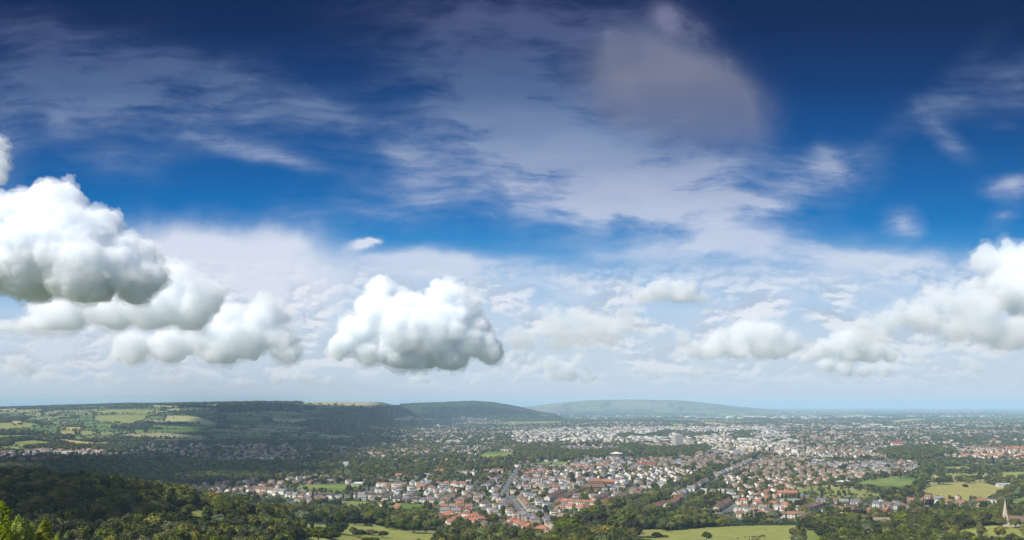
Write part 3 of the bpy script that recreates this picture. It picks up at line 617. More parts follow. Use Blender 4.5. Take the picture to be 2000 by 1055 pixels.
# ---- the rows one can pick out in the photograph: start px, end px, style, where it stands
ROWS = [
 (1098, 985, 1190, 991, 'T', 'upper orange terrace below the diagonal streets'), (1104, 993, 1190, 1001, 'O', 'lower orange row beside the central tree clump'),
 (1128, 1005, 1182, 1008, 'N', 'tan-roofed row under the orange terraces'), (1088, 1012, 1122, 1016, 'N', 'tan-roofed cluster left of the central tree clump'),
 (1016, 975, 1036, 1001, 'B', 'white-walled terrace sloping beside the wide road'), (1001, 1021, 1036, 1039, 'O', 'red-roofed row running down to the bottom trees'),
 (1020, 1016, 1046, 1027, 'V', 'tall grey villas above the red-roofed row'), (1068, 979, 1096, 966, 'B', 'first diagonal terrace from the road'),
 (1091, 982, 1123, 965, 'B', 'second diagonal terrace from the road'), (1159, 983, 1183, 972, 'B', 'third diagonal terrace from the road'), (1175, 988, 1226, 971, 'B', 'long curving diagonal terrace'),
 (1232, 964, 1256, 974, 'B', 'short brown row behind the central wood'), (1024, 929, 1072, 923, 'O', 'orange-roofed group by the little park'), (1074, 919, 1192, 911, 'O', 'long orange-roofed row behind the little park'),
 (1024, 939, 1136, 943, 'W', 'row of white fronts below the orange-roofed group'), (1026, 961, 1066, 966, 'N', 'bungalow row right of the wide road'), (1030, 951, 1092, 957, 'N', 'bungalow row under the white fronts'),
 (1256, 1003, 1298, 989, 'B', 'brown row leading up to the orange diagonal terrace'), (1301, 994, 1331, 975, 'T', 'orange diagonal terrace in the right-hand trees'), (1316, 972, 1346, 962, 'G', 'grey-roofed row above the orange diagonal terrace'),
 (1348, 960, 1380, 942, 'W', 'white row at the foot of the avenue'), (1394, 933, 1424, 921, 'W', 'white row midway up the avenue'), (1427, 920, 1468, 900, 'W', 'pale row at the far end of the avenue'),
 (1366, 965, 1434, 967, 'G', 'grey-roofed row above the brown terrace'), (1397, 1001, 1423, 984, 'B', 'brown diagonal terrace beside the car park'), (1438, 983, 1494, 986, 'O', 'orange-brown row right of the car park'),
 (1446, 996, 1500, 998, 'B', 'brown row behind the broad pasture'), (1432, 1010, 1460, 1011, 'B', 'brown pair behind the pasture hedge'), (1478, 1011, 1574, 1012, 'B', 'brown-roofed row along the pasture hedge'),
 (1500, 988, 1546, 993, 'O', 'orange-brown cluster left of the long brown roof'), (1518, 1001, 1552, 1002, 'O', 'lower orange-brown cluster above the hedge row'), (1557, 1003, 1602, 990, 'B', 'long brown diagonal terrace'),
 (1594, 984, 1682, 988, 'W', 'pale terrace below the allotments'), (1616, 1000, 1656, 1002, 'B', 'brown-roofed row in front of the copper beech'), (1702, 990, 1750, 994, 'W', 'white row right of the copper beech'),
 (1706, 1001, 1740, 1004, 'B', 'brown row under the white row'), (1770, 983, 1806, 985, 'B', 'brown-roofed close below the hay field'), (1806, 977, 1820, 978, 'B', 'pair touching the hay field'),
 (1822, 980, 1846, 981, 'W', 'white-fronted group below the hay field'), (1842, 987, 1888, 989, 'B', 'brown row right of the white-fronted group'), (1750, 994, 1774, 998, 'W', 'white pair left of the yellow-green tree'),
 (866, 1028, 902, 1028, 'O', 'orange-roofed pair at the bottom trees'), (904, 1022, 950, 1020, 'O', 'mixed row with one big white gable'), (858, 1004, 922, 1005, 'W', 'white semis above the bottom orange roofs'),
 (860, 996, 924, 997, 'B', 'brown-roofed semis behind the white semis'), (944, 1000, 962, 1000, 'W', 'broad white house by the road bend'), (604, 971, 654, 974, 'D', 'dark estate row under the cricket field'),
 (596, 977, 640, 980, 'D', 'lower dark estate row left of the hedge'), (682, 971, 768, 974, 'D', 'dark estate row right of the cricket field'), (700, 977, 762, 978, 'D', 'dark estate row behind the long green field'),
 (768, 980, 852, 983, 'D', 'dark row at the right end of the long green field'), (736, 951, 786, 953, 'B', 'cream and brown row right of the cricket pavilion'), (792, 957, 852, 957, 'O', 'orange-brown row right of the cricket pavilion'),
 (742, 959, 768, 960, 'W', 'white group under the cream and brown row'), (861, 986, 890, 967, 'N', 'first tan diagonal terrace'), (892, 984, 926, 968, 'N', 'second tan diagonal terrace'), (920, 979, 946, 981, 'N', 'tan block beside the second tan terrace'),
 (500, 961, 560, 966, 'W', 'cream row at the edge of the dark wood'), (560, 971, 598, 975, 'W', 'cream row right beside the cricket field'), (542, 929, 580, 931, 'W', 'pale scatter behind the cricket field trees'),
 (386, 968, 438, 957, 'W', 'pink and white row emerging from the wood'), (768, 933, 810, 932, 'O', 'orange brick trio in the middle trees'), (847, 948, 912, 950, 'O', 'orange hipped row in the middle'),
 (892, 926, 932, 929, 'W', 'white-gabled row left of the wide road'), (847, 925, 882, 922, 'O', 'pink-orange row in the middle trees'), (945, 957, 974, 936, 'W', 'white row running along the wide road'), (560, 940, 640, 936, 'W', 'scattered pale villas behind the cricket field')]
STY = {'O': (('orange', 'terracotta', 'orange'), ('cream', 'white', 'cream', 'brick'), 'hip', 12.5, 8.5, 5.2, 3.0, 15.5), 'T': (('terracotta', 'orange'), ('white', 'cream'), 'gable', 9.4, 9, 5.4, 2.8, 9.8),
       'B': (('brown', 'terracotta', 'brown', 'tan'), ('cream', 'white', 'brick', 'buff'), 'gable', 9.2, 8.6, 5.3, 2.9, 9.9), 'W': (('brown', 'slate', 'grey', 'brown'), ('white', 'cream', 'white'), 'gable', 11.5, 8.5, 5.6, 3.0, 14.),
       'G': (('slate', 'grey', 'slate', 'pale'), ('white', 'cream', 'grey'), 'gable', 10.5, 9, 5.8, 3.0, 12.5), 'N': (('tan', 'brown', 'tan'), ('stone', 'buff', 'cream'), 'hip', 11.5, 8.5, 4.2, 2.8, 13.5),
       'V': (('slate', 'grey'), ('cream', 'buff'), 'gable', 11, 10, 8.2, 3.2, 13.), 'D': (('grey', 'brown', 'dark', 'slate'), ('brick', 'white', 'cream', 'grey'), 'gable', 11, 8.5, 5.2, 2.7, 13.)}
RW = {'orange': 'orange', 'terracotta': 'terracotta', 'brown': 'brown', 'tan': 'tan', 'slate': 'blue-grey', 'grey': 'grey', 'dark': 'dark', 'pale': 'pale'}
ORD = ['first', 'second', 'third', 'fourth', 'fifth', 'sixth', 'seventh', 'eighth', 'ninth', 'tenth', 'eleventh', 'twelfth', 'thirteenth', 'fourteenth', 'fifteenth', 'sixteenth', 'seventeenth', 'eighteenth', 'nineteenth', 'twentieth',
       'twenty-first', 'twenty-second', 'twenty-third', 'twenty-fourth', 'twenty-fifth', 'twenty-sixth', 'twenty-seventh', 'twenty-eighth', 'twenty-ninth', 'thirtieth']
rr = random.Random(11)
occ = {}
def occupy(x, y, r):
    for i in range(int((x-r)//4), int((x+r)//4)+1):
        for j in range(int((y-r)//4), int((y+r)//4)+1): occ[(i, j)] = 1
HOUSES = []; MASS = []     # (x,y,th,L,W,H,R,kind,wall,roof,...)
for x0, y0, x1, y1, s, where in ROWS:
    A, B_ = at([x0, x1], [y0, y1]); d = B_[:2]-A[:2]; Ln = float(np.hypot(*d)); th = math.atan2(d[1], d[0])
    rs, ws, kind, L, W, Hh, R, pt = STY[s]; n = max(1, int(Ln/pt)); nn = ((-d[1])/Ln, d[0]/Ln)
    if n > 14 and s in 'TB' : L *= 1.; 
    for i in range(n):
        t = (i+.5)/n; x = A[0]+d[0]*t; y = A[1]+d[1]*t; jit = 0 if s in 'TB' else rr.uniform(-1.5, 1.5); x += nn[0]*jit; y += nn[1]*jit
        roof = rr.choice(rs); wall = rr.choice(ws); k = kind if rr.random() < .8 else ('hip' if kind == 'gable' else 'gable')
        gap = Ln/n; ll = min(L, gap*.97) if s in 'TB' else min(L, gap*.86)
        HOUSES.append([x, y, th+(0 if s in 'TB' else rr.uniform(-.05, .05))+(math.pi/2 if rr.random() < .12 and s not in 'TBD' else 0), round(ll), W, Hh, R, 'gable' if s in 'TB' else k, wall, roof, i, where, n])
        occupy(x, y, 9)
def size_px(h): return h[3]*(h[5]+h[6])/(h[1]**2)
HOUSES.sort(key=size_px, reverse=True)
nth = {}
for h in HOUSES[:296]:
    x, y, th, L, W, Hh, R, kind, wall, roof, i, where, n = h
    o = ORD[i] if i < len(ORD) else 'last'
    lab = f'{wall} house, {RW[roof]} roof, {o} from left in {where}' if n > 1 else f'{wall} house with {RW[roof]} roof, the {where}'
    house(x, y, th, L, W, Hh, R, kind, wall, roof, lab, 'houses of the near suburb', windows=y < 1330)
for h in HOUSES[296:]: MASS.append(h[:10])

# ---- buildings that stand out, each built for itself
def bldg(name, label, px, py, cat='building', rz=0.):
    p = at(px, py)[0]; o = empty(name, tuple(p), rz); tag(o, label, cat); occupy(p[0], p[1], 16); return o, p[1]/F
def part(name, mb, m, o): return link(bpy.data.objects.new(name, mb.mesh(name, m)), o)
def windows(o, L, W, floors, n, fh=3.1, z=1.2, w=1.2, h=1.5, sides=(-1, 1), ends=True):
    k = 0
    for fl in range(floors):
        for s in sides:
            for i in range(n):
                if k > 96: return
                x = -L/2+L*(i+.5)/n; part('window', MB().box(x-w/2, x+w/2, s*W/2-.08, s*W/2+.08, z+fl*fh, z+fl*fh+h), M_GLASS, o); k += 1
o, k = bldg('tower_block', 'beige office tower block rising above the town centre', 1323.5, 876, rz=.25)
m_con = mat('concrete_panel', (.50, .45, .39), .85, var=.06, vscale=.2); m_dk = mat('dark_glazing_band', (.20, .19, .19), .35)
part('wall', MB().box(-14, 14, -13, 13, -2, 45), m_con, o)
for i in range(13): part('window', MB().box(-13.4, 13.4, -13.12, -12.9, 3+i*3.15, 4.3+i*3.15), m_dk, o)
for i in range(13): part('window', MB().box(-14.12, -13.9, -12, 12, 3+i*3.15, 4.3+i*3.15), m_dk, o)
part('roof', MB().box(-14.5, 14.5, -13.5, 13.5, 45, 46).box(-6, 6, -5, 5, 46, 49), m_con, o)
def church(label, px, py, th, tw, tower, spire, nave, wall, roofm, rz=0.):
    o, k = bldg('church', label, px, py, 'church', rz)
    h = tw/2; part('tower', MB().box(-h, h, -h, h, -2, tower), wall, o)
    if spire:
        sp = part('spire', MB().add(cone(0, 0, tower, h*1.12, tower+spire, .12, 8, math.pi/8)), wall, o)
        part('finial', MB().add(cone(0, 0, tower+spire-.1, .1, tower+spire+1.4, .05, 6)), M_GLASS, o)
    else:
        b_ = MB()
        for a in (-h, h-1):
            for c in (-h, h-1): b_.box(a, a+1, c, c+1, tower, tower+2.4)
        part('pinnacle', b_, wall, o)
    if nave:
        L, W, Hh, R = nave; g = wallprism(L, W, Hh, R, True); v = [(a+h+L/2, c, d) for a, c, d in g[0]]; part('nave', MB().add((v, g[1])), wall, o)
        g = roofg(L, W, Hh, R, 'gable', .3); v = [(a+h+L/2, c, d) for a, c, d in g[0]]; part('roof', MB().add((v, g[1])), roofm, o)
        for i in range(4):
            x = h+L*(i+.5)/4
            for s in (-1, 1): part('window', MB().box(x-.6, x+.6, s*W/2-.08, s*W/2+.08, 1.5, Hh-.8), M_GLASS, o)
    for s, q in ((0, -1), (1, -1), (1, 1), (0, 1)):
        part('belfry_opening', MB().box(-.7 if s == 0 else q*h-.08, .7 if s == 0 else q*h+.08, q*h-.08 if s == 0 else -.7, q*h+.08 if s == 0 else .7, tower-5, tower-2), M_GLASS, o)
    return o
st_m = mat('limestone', (.42, .36, .27), .9, var=.15, vscale=.8); pk_m = mat('pink_sandstone', (.50, .38, .32), .9, var=.1, vscale=.5)
church('near stone church with slender pointed spire among the trees', 1963, 1028, 0, 4.2, 12, 16, (17, 8, 6, 5), st_m, RM['brown'], -.25)
church('far church with a tall pink spire right of the tower block', 1414.5, 861, 0, 8, 22, 28, (34, 13, 10, 7), pk_m, RM['brown'], .3)
church('small church with a beige spire in the right middle distance', 1524.5, 888, 0, 5.5, 12, 15, (22, 10, 7, 5), mat('beige_stone', (.55, .44, .27), .9, var=.1), RM['brown'], .1)
church('distant square-towered church on the right', 1627, 851, 0, 15, 27, 0, (36, 14, 9, 5), st_m, RM['grey'], .1)
o, k = bldg('rotunda', 'round brown building with a flat white conical roof', 1204, 891.5)
part('wall', MB().add(cone(0, 0, -1, 17.5, 8.5, 17.5, 36)), mat('timber_cladding', (.30, .17, .10), .8, var=.1), o)
part('roof', MB().add(cone(0, 0, 8.5, 19, 12, 2, 36)), mat('white_membrane', (.74, .73, .68), .5), o); part('glazing_band', MB().add(cone(0, 0, 5.6, 17.62, 7.4, 17.62, 36)), M_GLASS, o)
def slab(name, label, px, py, L, W, Hh, R, kind, wall, roof, rz=0., fl=1, n=6, cat='building'):
    o, k = bldg(name, label, px, py, cat, rz); part('wall', MB().add(wallprism(L, W, Hh, R, kind == 'gable')), WM[wall], o); part('roof', MB().add(roofg(L, W, Hh, R, kind)), RM[roof], o)
    if fl: windows(o, L, W, fl, n, z=.9, w=min(1.6, L/n*.5))
    return o
slab('pavilion', 'long white cricket pavilion at the corner of the cricket field', 702, 948, 16, 7, 3.6, 2., 'gable', 'white', 'white', .05, 1, 5, 'pavilion')
slab('clubhouse', 'low white hut just left of the cricket pavilion', 690, 949, 6, 5, 2.8, 1.4, 'gable', 'white', 'pale', .05, 1, 2, 'hut')
slab('warehouse', 'long low building with a bright red roof', 1260, 911, 40, 20, 4.5, 3.6, 'gable', 'white', 'red', .05, 1, 8)
slab('workshop', 'small building with a pale blue roof in the terraces', 1323, 907, 14, 12, 6, 4, 'hip', 'white', 'blue', 0, 1, 4)
slab('brick_mill', 'long dark brick hall with a brown roof', 1157, 959, 40, 13, 7, 4, 'gable', 'brick', 'brown', .22, 2, 12)
slab('brick_school', 'red brick school block behind the long brick hall', 1163, 949, 26, 14, 9, 4, 'hip', 'brick', 'terracotta', 0, 2, 8)
slab('brick_school', 'orange brick wing right of the school block', 1187, 948, 24, 10, 7, 3.4, 'gable', 'brick', 'orange', -.1, 2, 7)
o, k = bldg('chimney_stack', 'tall pale chimney stack beside the long brick hall', 1120, 961, 'chimney'); part('shaft', MB().add(cone(0, 0, -1, 1.5, 15, 1.0, 12)), WM['cream'], o); part('cap', MB().add(cone(0, 0, 15, 1.25, 15.7, 1.25, 12)), M_BRICK, o)
for i, (px, h_, w) in enumerate(((1274.5, 17, 'yellow'), (1283.5, 20, 'cream'), (1290.5, 18, 'cream'))):
    slab('apartment_tower', f'{ORD[i]} from left of three slim beige apartment towers', px, 877, 8.5, 10, h_, .5, 'flat', w, 'pale', .1, 5, 3, 'tower')
slab('civic_block', 'pale flat-roofed block right of the far pink spire', 1444, 855, 34, 20, 13, .5, 'flat', 'cream', 'pale', 0, 3, 9)
slab('gasworks_hall', 'wide pale building with flat roof beneath the avenue end', 1480, 868, 46, 22, 10, .5, 'flat', 'cream', 'pale', .15, 2, 10)
slab('tent', 'white marquee at the corner of the dark green field', 1649, 943.5, 27, 12, 2.2, 2.6, 'hip', 'white', 'white', .03, 0, 1, 'tent')
slab('school', 'white-walled school with long flat roof left of the blue roof', 1543, 983, 26, 12, 5.5, .5, 'flat', 'white', 'pale', -.12, 1, 10, 'school')
slab('school', 'brick school hall with a blue-grey hipped roof', 1567, 977, 17, 13, 6, 4, 'hip', 'brick', 'slate', -.2, 1, 5, 'school')
slab('school', 'orange-roofed brick wing behind the white school', 1537, 968, 30, 10, 5, 3, 'gable', 'brick', 'orange', -.03, 1, 8, 'school')
slab('farm_barn', 'long pale barn with a light blue roof beside the hay field', 1960, 951, 22, 11, 4, 2.6, 'gable', 'white', 'pale', -.05, 1, 4, 'barn')
slab('manor', 'large cream house with grey gabled roof among the trees', 1721, 1028, 17, 9, 6, 3.6, 'gable', 'cream', 'tan', -.08, 2, 5, 'house')
slab('manor', 'second cream house right of the large cream one', 1744, 1034, 13, 9, 6, 3.4, 'gable', 'cream', 'tan', -.08, 2, 4, 'house')
slab('cottage', 'pale-roofed cottage at the bottom edge among the trees', 1716, 1057, 12, 8, 4.6, 3, 'hip', 'cream', 'pale', 0, 1, 3, 'house')
slab('detached_house', 'detached house with bright orange hipped roof left of the orange row', 1094, 998, 13, 10, 5, 3.4, 'hip', 'white', 'orange', .05, 2, 4, 'house')
slab('detached_house', 'largest bright orange hipped roof at the bottom centre', 1058, 1042, 14, 11, 5, 3.6, 'hip', 'cream', 'orange', -.1, 2, 4, 'house')
slab('detached_house', 'orange brick house behind the wood near the hay field', 1914, 985, 11, 8, 5.5, 3, 'gable', 'brick', 'terracotta', .1, 2, 3, 'house')
slab('detached_house', 'pale yellow house among trees right of the brown close', 1914, 995, 8, 8, 5.5, 3, 'gable', 'yellow', 'tan', 1.4, 2, 3, 'house')
slab('supermarket', 'broad white flat-roofed shop left of the avenue', 1281, 951, 30, 18, 6, .5, 'flat', 'white', 'pale', -.08, 1, 8, 'shop')
slab('supermarket', 'long pale shed in front of the avenue trees', 1273, 969, 24, 12, 4.5, 2, 'gable', 'white', 'pale', .05, 1, 6, 'shop')
slab('warehouse', 'white flat villa in the shaded trees behind the cricket field', 675.5, 912, 12, 12, 11, .5, 'flat', 'white', 'white', .1, 2, 3)
slab('warehouse', 'long white low building among the shaded left houses', 125, 886, 54, 16, 6, .5, 'flat', 'white', 'white', 0, 1, 12)
slab('warehouse', 'long white factory roof beyond the middle suburbs', 885, 864, 52, 30, 8, .5, 'flat', 'white', 'white', 0, 1, 10)
slab('warehouse', 'second long white factory roof beyond the middle suburbs', 855, 864.5, 26, 24, 7, .5, 'flat', 'white', 'white', 0, 1, 6)
slab('grandstand', 'pale red-roofed hall in the right middle distance', 1751, 872, 34, 20, 9, 7, 'gable', 'white', 'red', 0, 1, 8)
slab('hipped_hall', 'steep salmon pyramid roof in the right middle distance', 1760.5, 906, 14, 13, 6, 7, 'hip', 'cream', 'terracotta', .2, 1, 4)
for i, px in enumerate((493.5, 503.5)):
    p = at(px, 789)[0]; o = empty('radio_mast', tuple(p)); tag(o, ('taller', 'shorter')[i]+' thin lattice radio mast on the ridge top', 'mast')
    h_ = (34, 24)[i]; b_ = MB()
    for k in range(4):
        a = math.pi/4+k*math.pi/2; b_.add(cone(math.cos(a)*1.4, math.sin(a)*1.4, -2, .28, h_, .2, 5))
    for q in range(8): b_.add(cone(0, 0, q*h_/8, 1.7, q*h_/8+.35, 1.7, 4, math.pi/4))
    part('lattice', b_, mat('galvanised_steel', (.22, .22, .23), .5), o); part('antenna', MB().add(cone(0, 0, h_, .25, h_+6, .12, 6)), M_WHITE, o)

# ---- the rest of the town: district after district of rows
rg = np.random.default_rng(3)
def sprinkle(n, y0, y1, umax=.66):
    y = np.sqrt(rg.uniform(y0*y0, y1*y1, n)); return rg.uniform(-umax, umax, n)*y, y
cand = []
# near town on the district lattice
gx, gy = np.meshgrid(np.arange(-1900, 1900, 3.), np.arange(940, 3000, 3.)); gx = gx.ravel(); gy = gy.ravel(); k = np.abs(gx) < gy*.66; gx = gx[k]; gy = gy[k]
a, v, th, c, e = street(gx, gy)
hp = 10.5+c[:, 2]*4; side = np.where(((v/PITCH) % 1) < .5, 1, -1)
vr = ((v+PITCH/2) % PITCH)-PITCH/2; vo = np.where(vr > 0, 12.5, -12.5)
fa = (a/hp) % 1-.5
ok = (np.abs(fa*hp) < 1.5) & (np.abs(vr-vo) < 1.5) & (e > 16)
cx, cy_, ct_, cc, ch = gx[ok], gy[ok], th[ok], c[ok], hp[ok]
key = np.round(a[ok]/ch-.5).astype(int)*100003+np.round((v[ok]-vo[ok])/PITCH*2).astype(int)*7+(vo[ok] > 0)*3+(cc[:, 0]*1e6).astype(int)*13
_, u1 = np.unique(key, return_index=True); cx, cy_, ct_, cc, ch = cx[u1], cy_[u1], ct_[u1], cc[u1], ch[u1]
z = H(cx, cy_); px, py = proj(cx, cy_, z); f_, w_, t_ = landuse(px, py); dens = fbm(cx, cy_, 420, 21, 3); hs = np.zeros(len(cx), bool)
for q in HOUSY: hs |= inpoly(px, py, q)
sp_ = inpoly(px, py, SPARSE)
ok = t_ & ~((px > 540) & (px < 735) & (py > 955) & (py < 970)) & (rg.random(len(cx)) < np.where(sp_, .6, 1.)*np.where(hs, .93, np.where(cc[:, 2] > .8, .45, .78))) & ((dens > -.20) | hs) & (roaddist(cx, cy_) > 7)
for x, y, t, c3, hh in zip(cx[ok], cy_[ok], ct_[ok], cc[ok], ch[ok]):
    if (int(x//4), int(y//4)) in occ or (int((x+5)//4), int((y+4)//4)) in occ or (int((x-5)//4), int((y-4)//4)) in occ: continue
    st = 'BONDBDBW'[int(c3[1]*7.99)]; rs, ws, kind, L, W, Hh, R, _ = STY[st]; terr = c3[2] < .5
    MASS.append([x, y, t+(math.pi/2 if (not terr and rg.random() < .18) else 0), hh*(.99 if terr else .76), W*rg.uniform(.82, .98), Hh*rg.uniform(.82, 1.), R*.92, 'gable' if terr else kind if rg.random() < .8 else 'hip', ws[rg.integers(len(ws))], rs[rg.integers(len(rs))]]); occupy(x, y, 8)
n_near = len(MASS)
x, y = sprinkle(46000, 2500, 9000)
z = H(x, y); px, py = proj(x, y, z); f_, w_, t_ = landuse(px, py); dens = fbm(x, y, 500, 31, 3); bz = inpoly(px, py, BUSY)
keep = (t_ | (w_ & (rg.random(len(x)) < .10))) & (f_ < 0) & ((rg.random(len(x)) < np.where(bz, .60, np.clip(.27+dens*.75, .04, .62))*np.where(y > 5600, .55, 1.)*np.where(inpoly(px, py, SPARSE), .75, 1.)))
vil = (~t_) & (f_ < 0) & (~w_) & (fbm(x, y, 700, 41, 2) > .42) & (rg.random(len(x)) < .18) & (z < 60)
keep |= vil
a, v, th, c, e = street(x, y)
for X, Y, B1, T, c3, vv in zip(x[keep], y[keep], bz[keep], th[keep], c[keep], vil[keep]):
    if B1: s_ = rg.uniform(.75, 1.6)*(1.0 if rg.random() < .9 else 1.9); MASS.append([X, Y, T+(math.pi/2)*rg.integers(2), 13*s_, 10*s_**.7, rg.uniform(6.5, 13), 2.5, ('flat', 'gable', 'hip')[rg.integers(3)], ('white', 'cream', 'stone', 'buff', 'white')[rg.integers(5)], ('pale', 'grey', 'slate', 'brown', 'white', 'pale')[rg.integers(6)]])
    else:
        s_ = rg.uniform(.8, 1.2); fl = rg.random() < .05 and not vv
        MASS.append([X, Y, T+(math.pi/2)*rg.integers(2), 12*s_*(3 if fl else 1), 9*s_*(1.8 if fl else 1), rg.uniform(5, 7.5), 3 if not fl else .5, 'flat' if fl else ('gable', 'hip')[rg.integers(2)],
                     ('white', 'cream', 'stone', 'brick', 'buff', 'brick')[rg.integers(6)], 'pale' if fl else ('brown', 'terracotta', 'slate', 'grey', 'brown', 'pale', 'tan')[rg.integers(7)]])
        if Y < 3100: occupy(X, Y, 8)
# far industrial estates: long pale roofs
x, y = sprinkle(900, 5200, 12000); z = H(x, y); px, py = proj(x, y, z); k = (z < 25) & (px > 980) & (fbm(x, y, 1500, 51, 2) > .22)
for X, Y in zip(x[k], y[k]): s_ = rg.uniform(1, 2.4); MASS.append([X, Y, rg.uniform(-.3, .3), 45*s_, 24*s_, 9, .5, 'flat', 'white', ('white', 'pale', 'white', 'grey')[rg.integers(4)]])
x, y = sprinkle(2600, 9000, 22000); z = H(x, y); k = (z < 30) & (fbm(x, y, 1100, 61, 2) > .18)
for X, Y in zip(x[k], y[k]): MASS.append([X, Y, rg.uniform(-.6, .6), 26, 15, 7, 3, 'gable', 'white', ('brown', 'pale', 'white')[rg.integers(3)]])
def mass_mesh(name, rows):
    Vs, Fs, Ts, Cs = [], [], [], []; off = 0
    for kd in ('gable', 'hip', 'flat'):
        R_s = [r for r in rows if r[7] == kd]
        if not R_s: continue
        A = np.array([r[:7] for r in R_s]); L, W, Hh, R = A[:, 3], A[:, 4], A[:, 5], A[:, 6]; n = len(A)
        wc = np.array([WALLS[r[8]] for r in R_s]); rc = np.array([ROOFS[r[9]] for r in R_s]); jj = rg.uniform(.8, 1.18, (n, 1)); rc = rc*jj; wc = wc*rg.uniform(.85, 1.1, (n, 1))
        def pack(g, tag_):
            nonlocal off
            v, f = g; v = np.array(v); X = v[None, :, :]  # unit house scaled
            P_ = np.empty((n,)+v.shape); P_[..., 0] = X[..., 0]*L[:, None]; P_[..., 1] = X[..., 1]*W[:, None]
            zz = X[..., 2]; P_[..., 2] = np.where(zz < 0, -2.5, np.minimum(zz, 1)*Hh[:, None]+np.maximum(zz-1, 0)*R[:, None])
            return P_, f, tag_
        u = []
        if kd == 'gable': u = [pack(wallprism(1, 1, 1, 1, True), 0), pack(([(-.53, -.55, .93), (.53, -.55, .93), (.53, 0, 2.08), (-.53, 0, 2.08), (.53, .55, .93), (-.53, .55, .93)], [(0, 1, 2, 3), (3, 2, 4, 5)]), 1)]
        elif kd == 'hip': u = [pack(boxg(-.5, .5, -.5, .5, -1, 1), 0), pack(([(-.54, -.55, .95), (.54, -.55, .95), (.54, .55, .95), (-.54, .55, .95), (-.2, 0, 2), (.2, 0, 2)], [(0, 1, 5, 4), (1, 2, 5), (2, 3, 4, 5), (3, 0, 4)]), 1)]
        else: u = [pack(boxg(-.5, .5, -.5, .5, -1, 1), 0), pack(boxg(-.51, .51, -.51, .51, 1, 2), 1)]
        if kd != 'flat': u.append(pack(boxg(.40, .47, -.05, .05, 1.4, 2.35), 2))
        ct, s_ = np.cos(A[:, 2])[:, None], np.sin(A[:, 2])[:, None]; zb = H(A[:, 0], A[:, 1])[:, None]
        for P_, f, tg in u:
            Q_ = np.empty_like(P_); Q_[..., 0] = P_[..., 0]*ct-P_[..., 1]*s_+A[:, :1]; Q_[..., 1] = P_[..., 0]*s_+P_[..., 1]*ct+A[:, 1:2]; Q_[..., 2] = P_[..., 2]+zb
            flat = np.array([i for q in f for i in q]); tot = np.array([len(q) for q in f]); m = P_.shape[1]
            Vs.append(Q_.reshape(-1, 3)); Fs.append((flat[None]+np.arange(n)[:, None]*m+off).ravel()); Ts.append(np.tile(tot, n)); off += n*m
            cc_ = wc if tg == 0 else rc if tg == 1 else np.tile([[.26, .13, .09]], (n, 1)); Cs.append(np.repeat(cc_, len(f), 0))
    me = mesh_np(name, np.concatenate(Vs), np.concatenate(Fs), (mat('town_paint_and_tile', (0, 0, 0), .8, var=.2, vscale=.8, attr=True),), tot=np.concatenate(Ts), col=np.concatenate(Cs)); return me
tag(link(bpy.data.objects.new('houses', mass_mesh('houses', MASS))), 'thousands of small red, brown and white roofed houses filling the town', 'houses', kind='stuff')
print('mass houses', len(MASS), 'near', n_near)

# ------------------------------------------------------------------ trees
def leafmat(name, col, tr=.22):
    m = bpy.data.materials.new(name); m.use_nodes = True; t = m.node_tree; k = NB(t); bs = t.nodes['Principled BSDF']; bs.inputs['Roughness'].default_value = .7; bs.inputs['Specular IOR Level'].default_value = .15
    r = k.n('ObjectInfo').outputs['Random']; at_ = k.n('Attribute', attribute_name='leaf').outputs['Fac']
    h = k.n('HueSaturation'); h.inputs['Color'].default_value = (*col, 1)
    k.put(h.inputs['Hue'], k.m('MULTIPLY_ADD', k.m('FRACT', k.m('MULTIPLY', r, 7.31)), .055, .468))
    k.put(h.inputs['Saturation'], k.m('MULTIPLY_ADD', k.m('FRACT', k.m('MULTIPLY', r, 3.7)), .35, .75))
    k.put(h.inputs['Value'], k.m('MULTIPLY', k.m('MULTIPLY_ADD', r, .75, .62), k.m('MULTIPLY_ADD', at_, .7, .65)))
    k.put(bs.inputs['Base Color'], h.outputs[0])
    tr_ = k.n('BsdfTranslucent'); k.put(tr_.inputs[0], h.outputs[0]); mx = k.n('MixShader'); mx.inputs[0].default_value = tr
    t.links.new(bs.outputs[0], mx.inputs[1]); t.links.new(tr_.outputs[0], mx.inputs[2]); t.links.new(mx.outputs[0], t.nodes['Material Output'].inputs[0]); return m
M_LEAF = {'green': leafmat('broad_leaves', (.098, .112, .014)), 'dark': leafmat('dark_leaves', (.044, .058, .012)), 'lime': leafmat('lime_leaves', (.165, .165, .018)), 'copper': leafmat('copper_leaves', (.050, .028, .026)),
          'conifer': leafmat('needles', (.026, .048, .022)), 'grey': leafmat('willow_leaves', (.12, .145, .065)), 'bright': leafmat('sunlit_young_leaves', (.24, .27, .022), .4)}  # bright entry: sunlight put into the leaf colour
M_BARK = mat('bark', (.09, .07, .05), .95, var=.2, vscale=2)
def leafquads(pts, nrm, size, r_, flat=.5):
    n = len(pts); a = r_.normal(size=(n, 3)); nn = nrm+r_.normal(size=(n, 3))*flat; nn /= np.linalg.norm(nn, axis=1)[:, None]
    t = np.cross(nn, a); t /= np.linalg.norm(t, axis=1)[:, None]; bt = np.cross(nn, t); s = (size*r_.uniform(.6, 1.3, n))[:, None]*.5
    c = pts; V = np.stack([c-t*s-bt*s*.8, c+t*s*.9-bt*s, c+t*s+bt*s*.8, c-t*s*.8+bt*s], 1).reshape(-1, 3); return V, np.arange(4*n).reshape(n, 4)
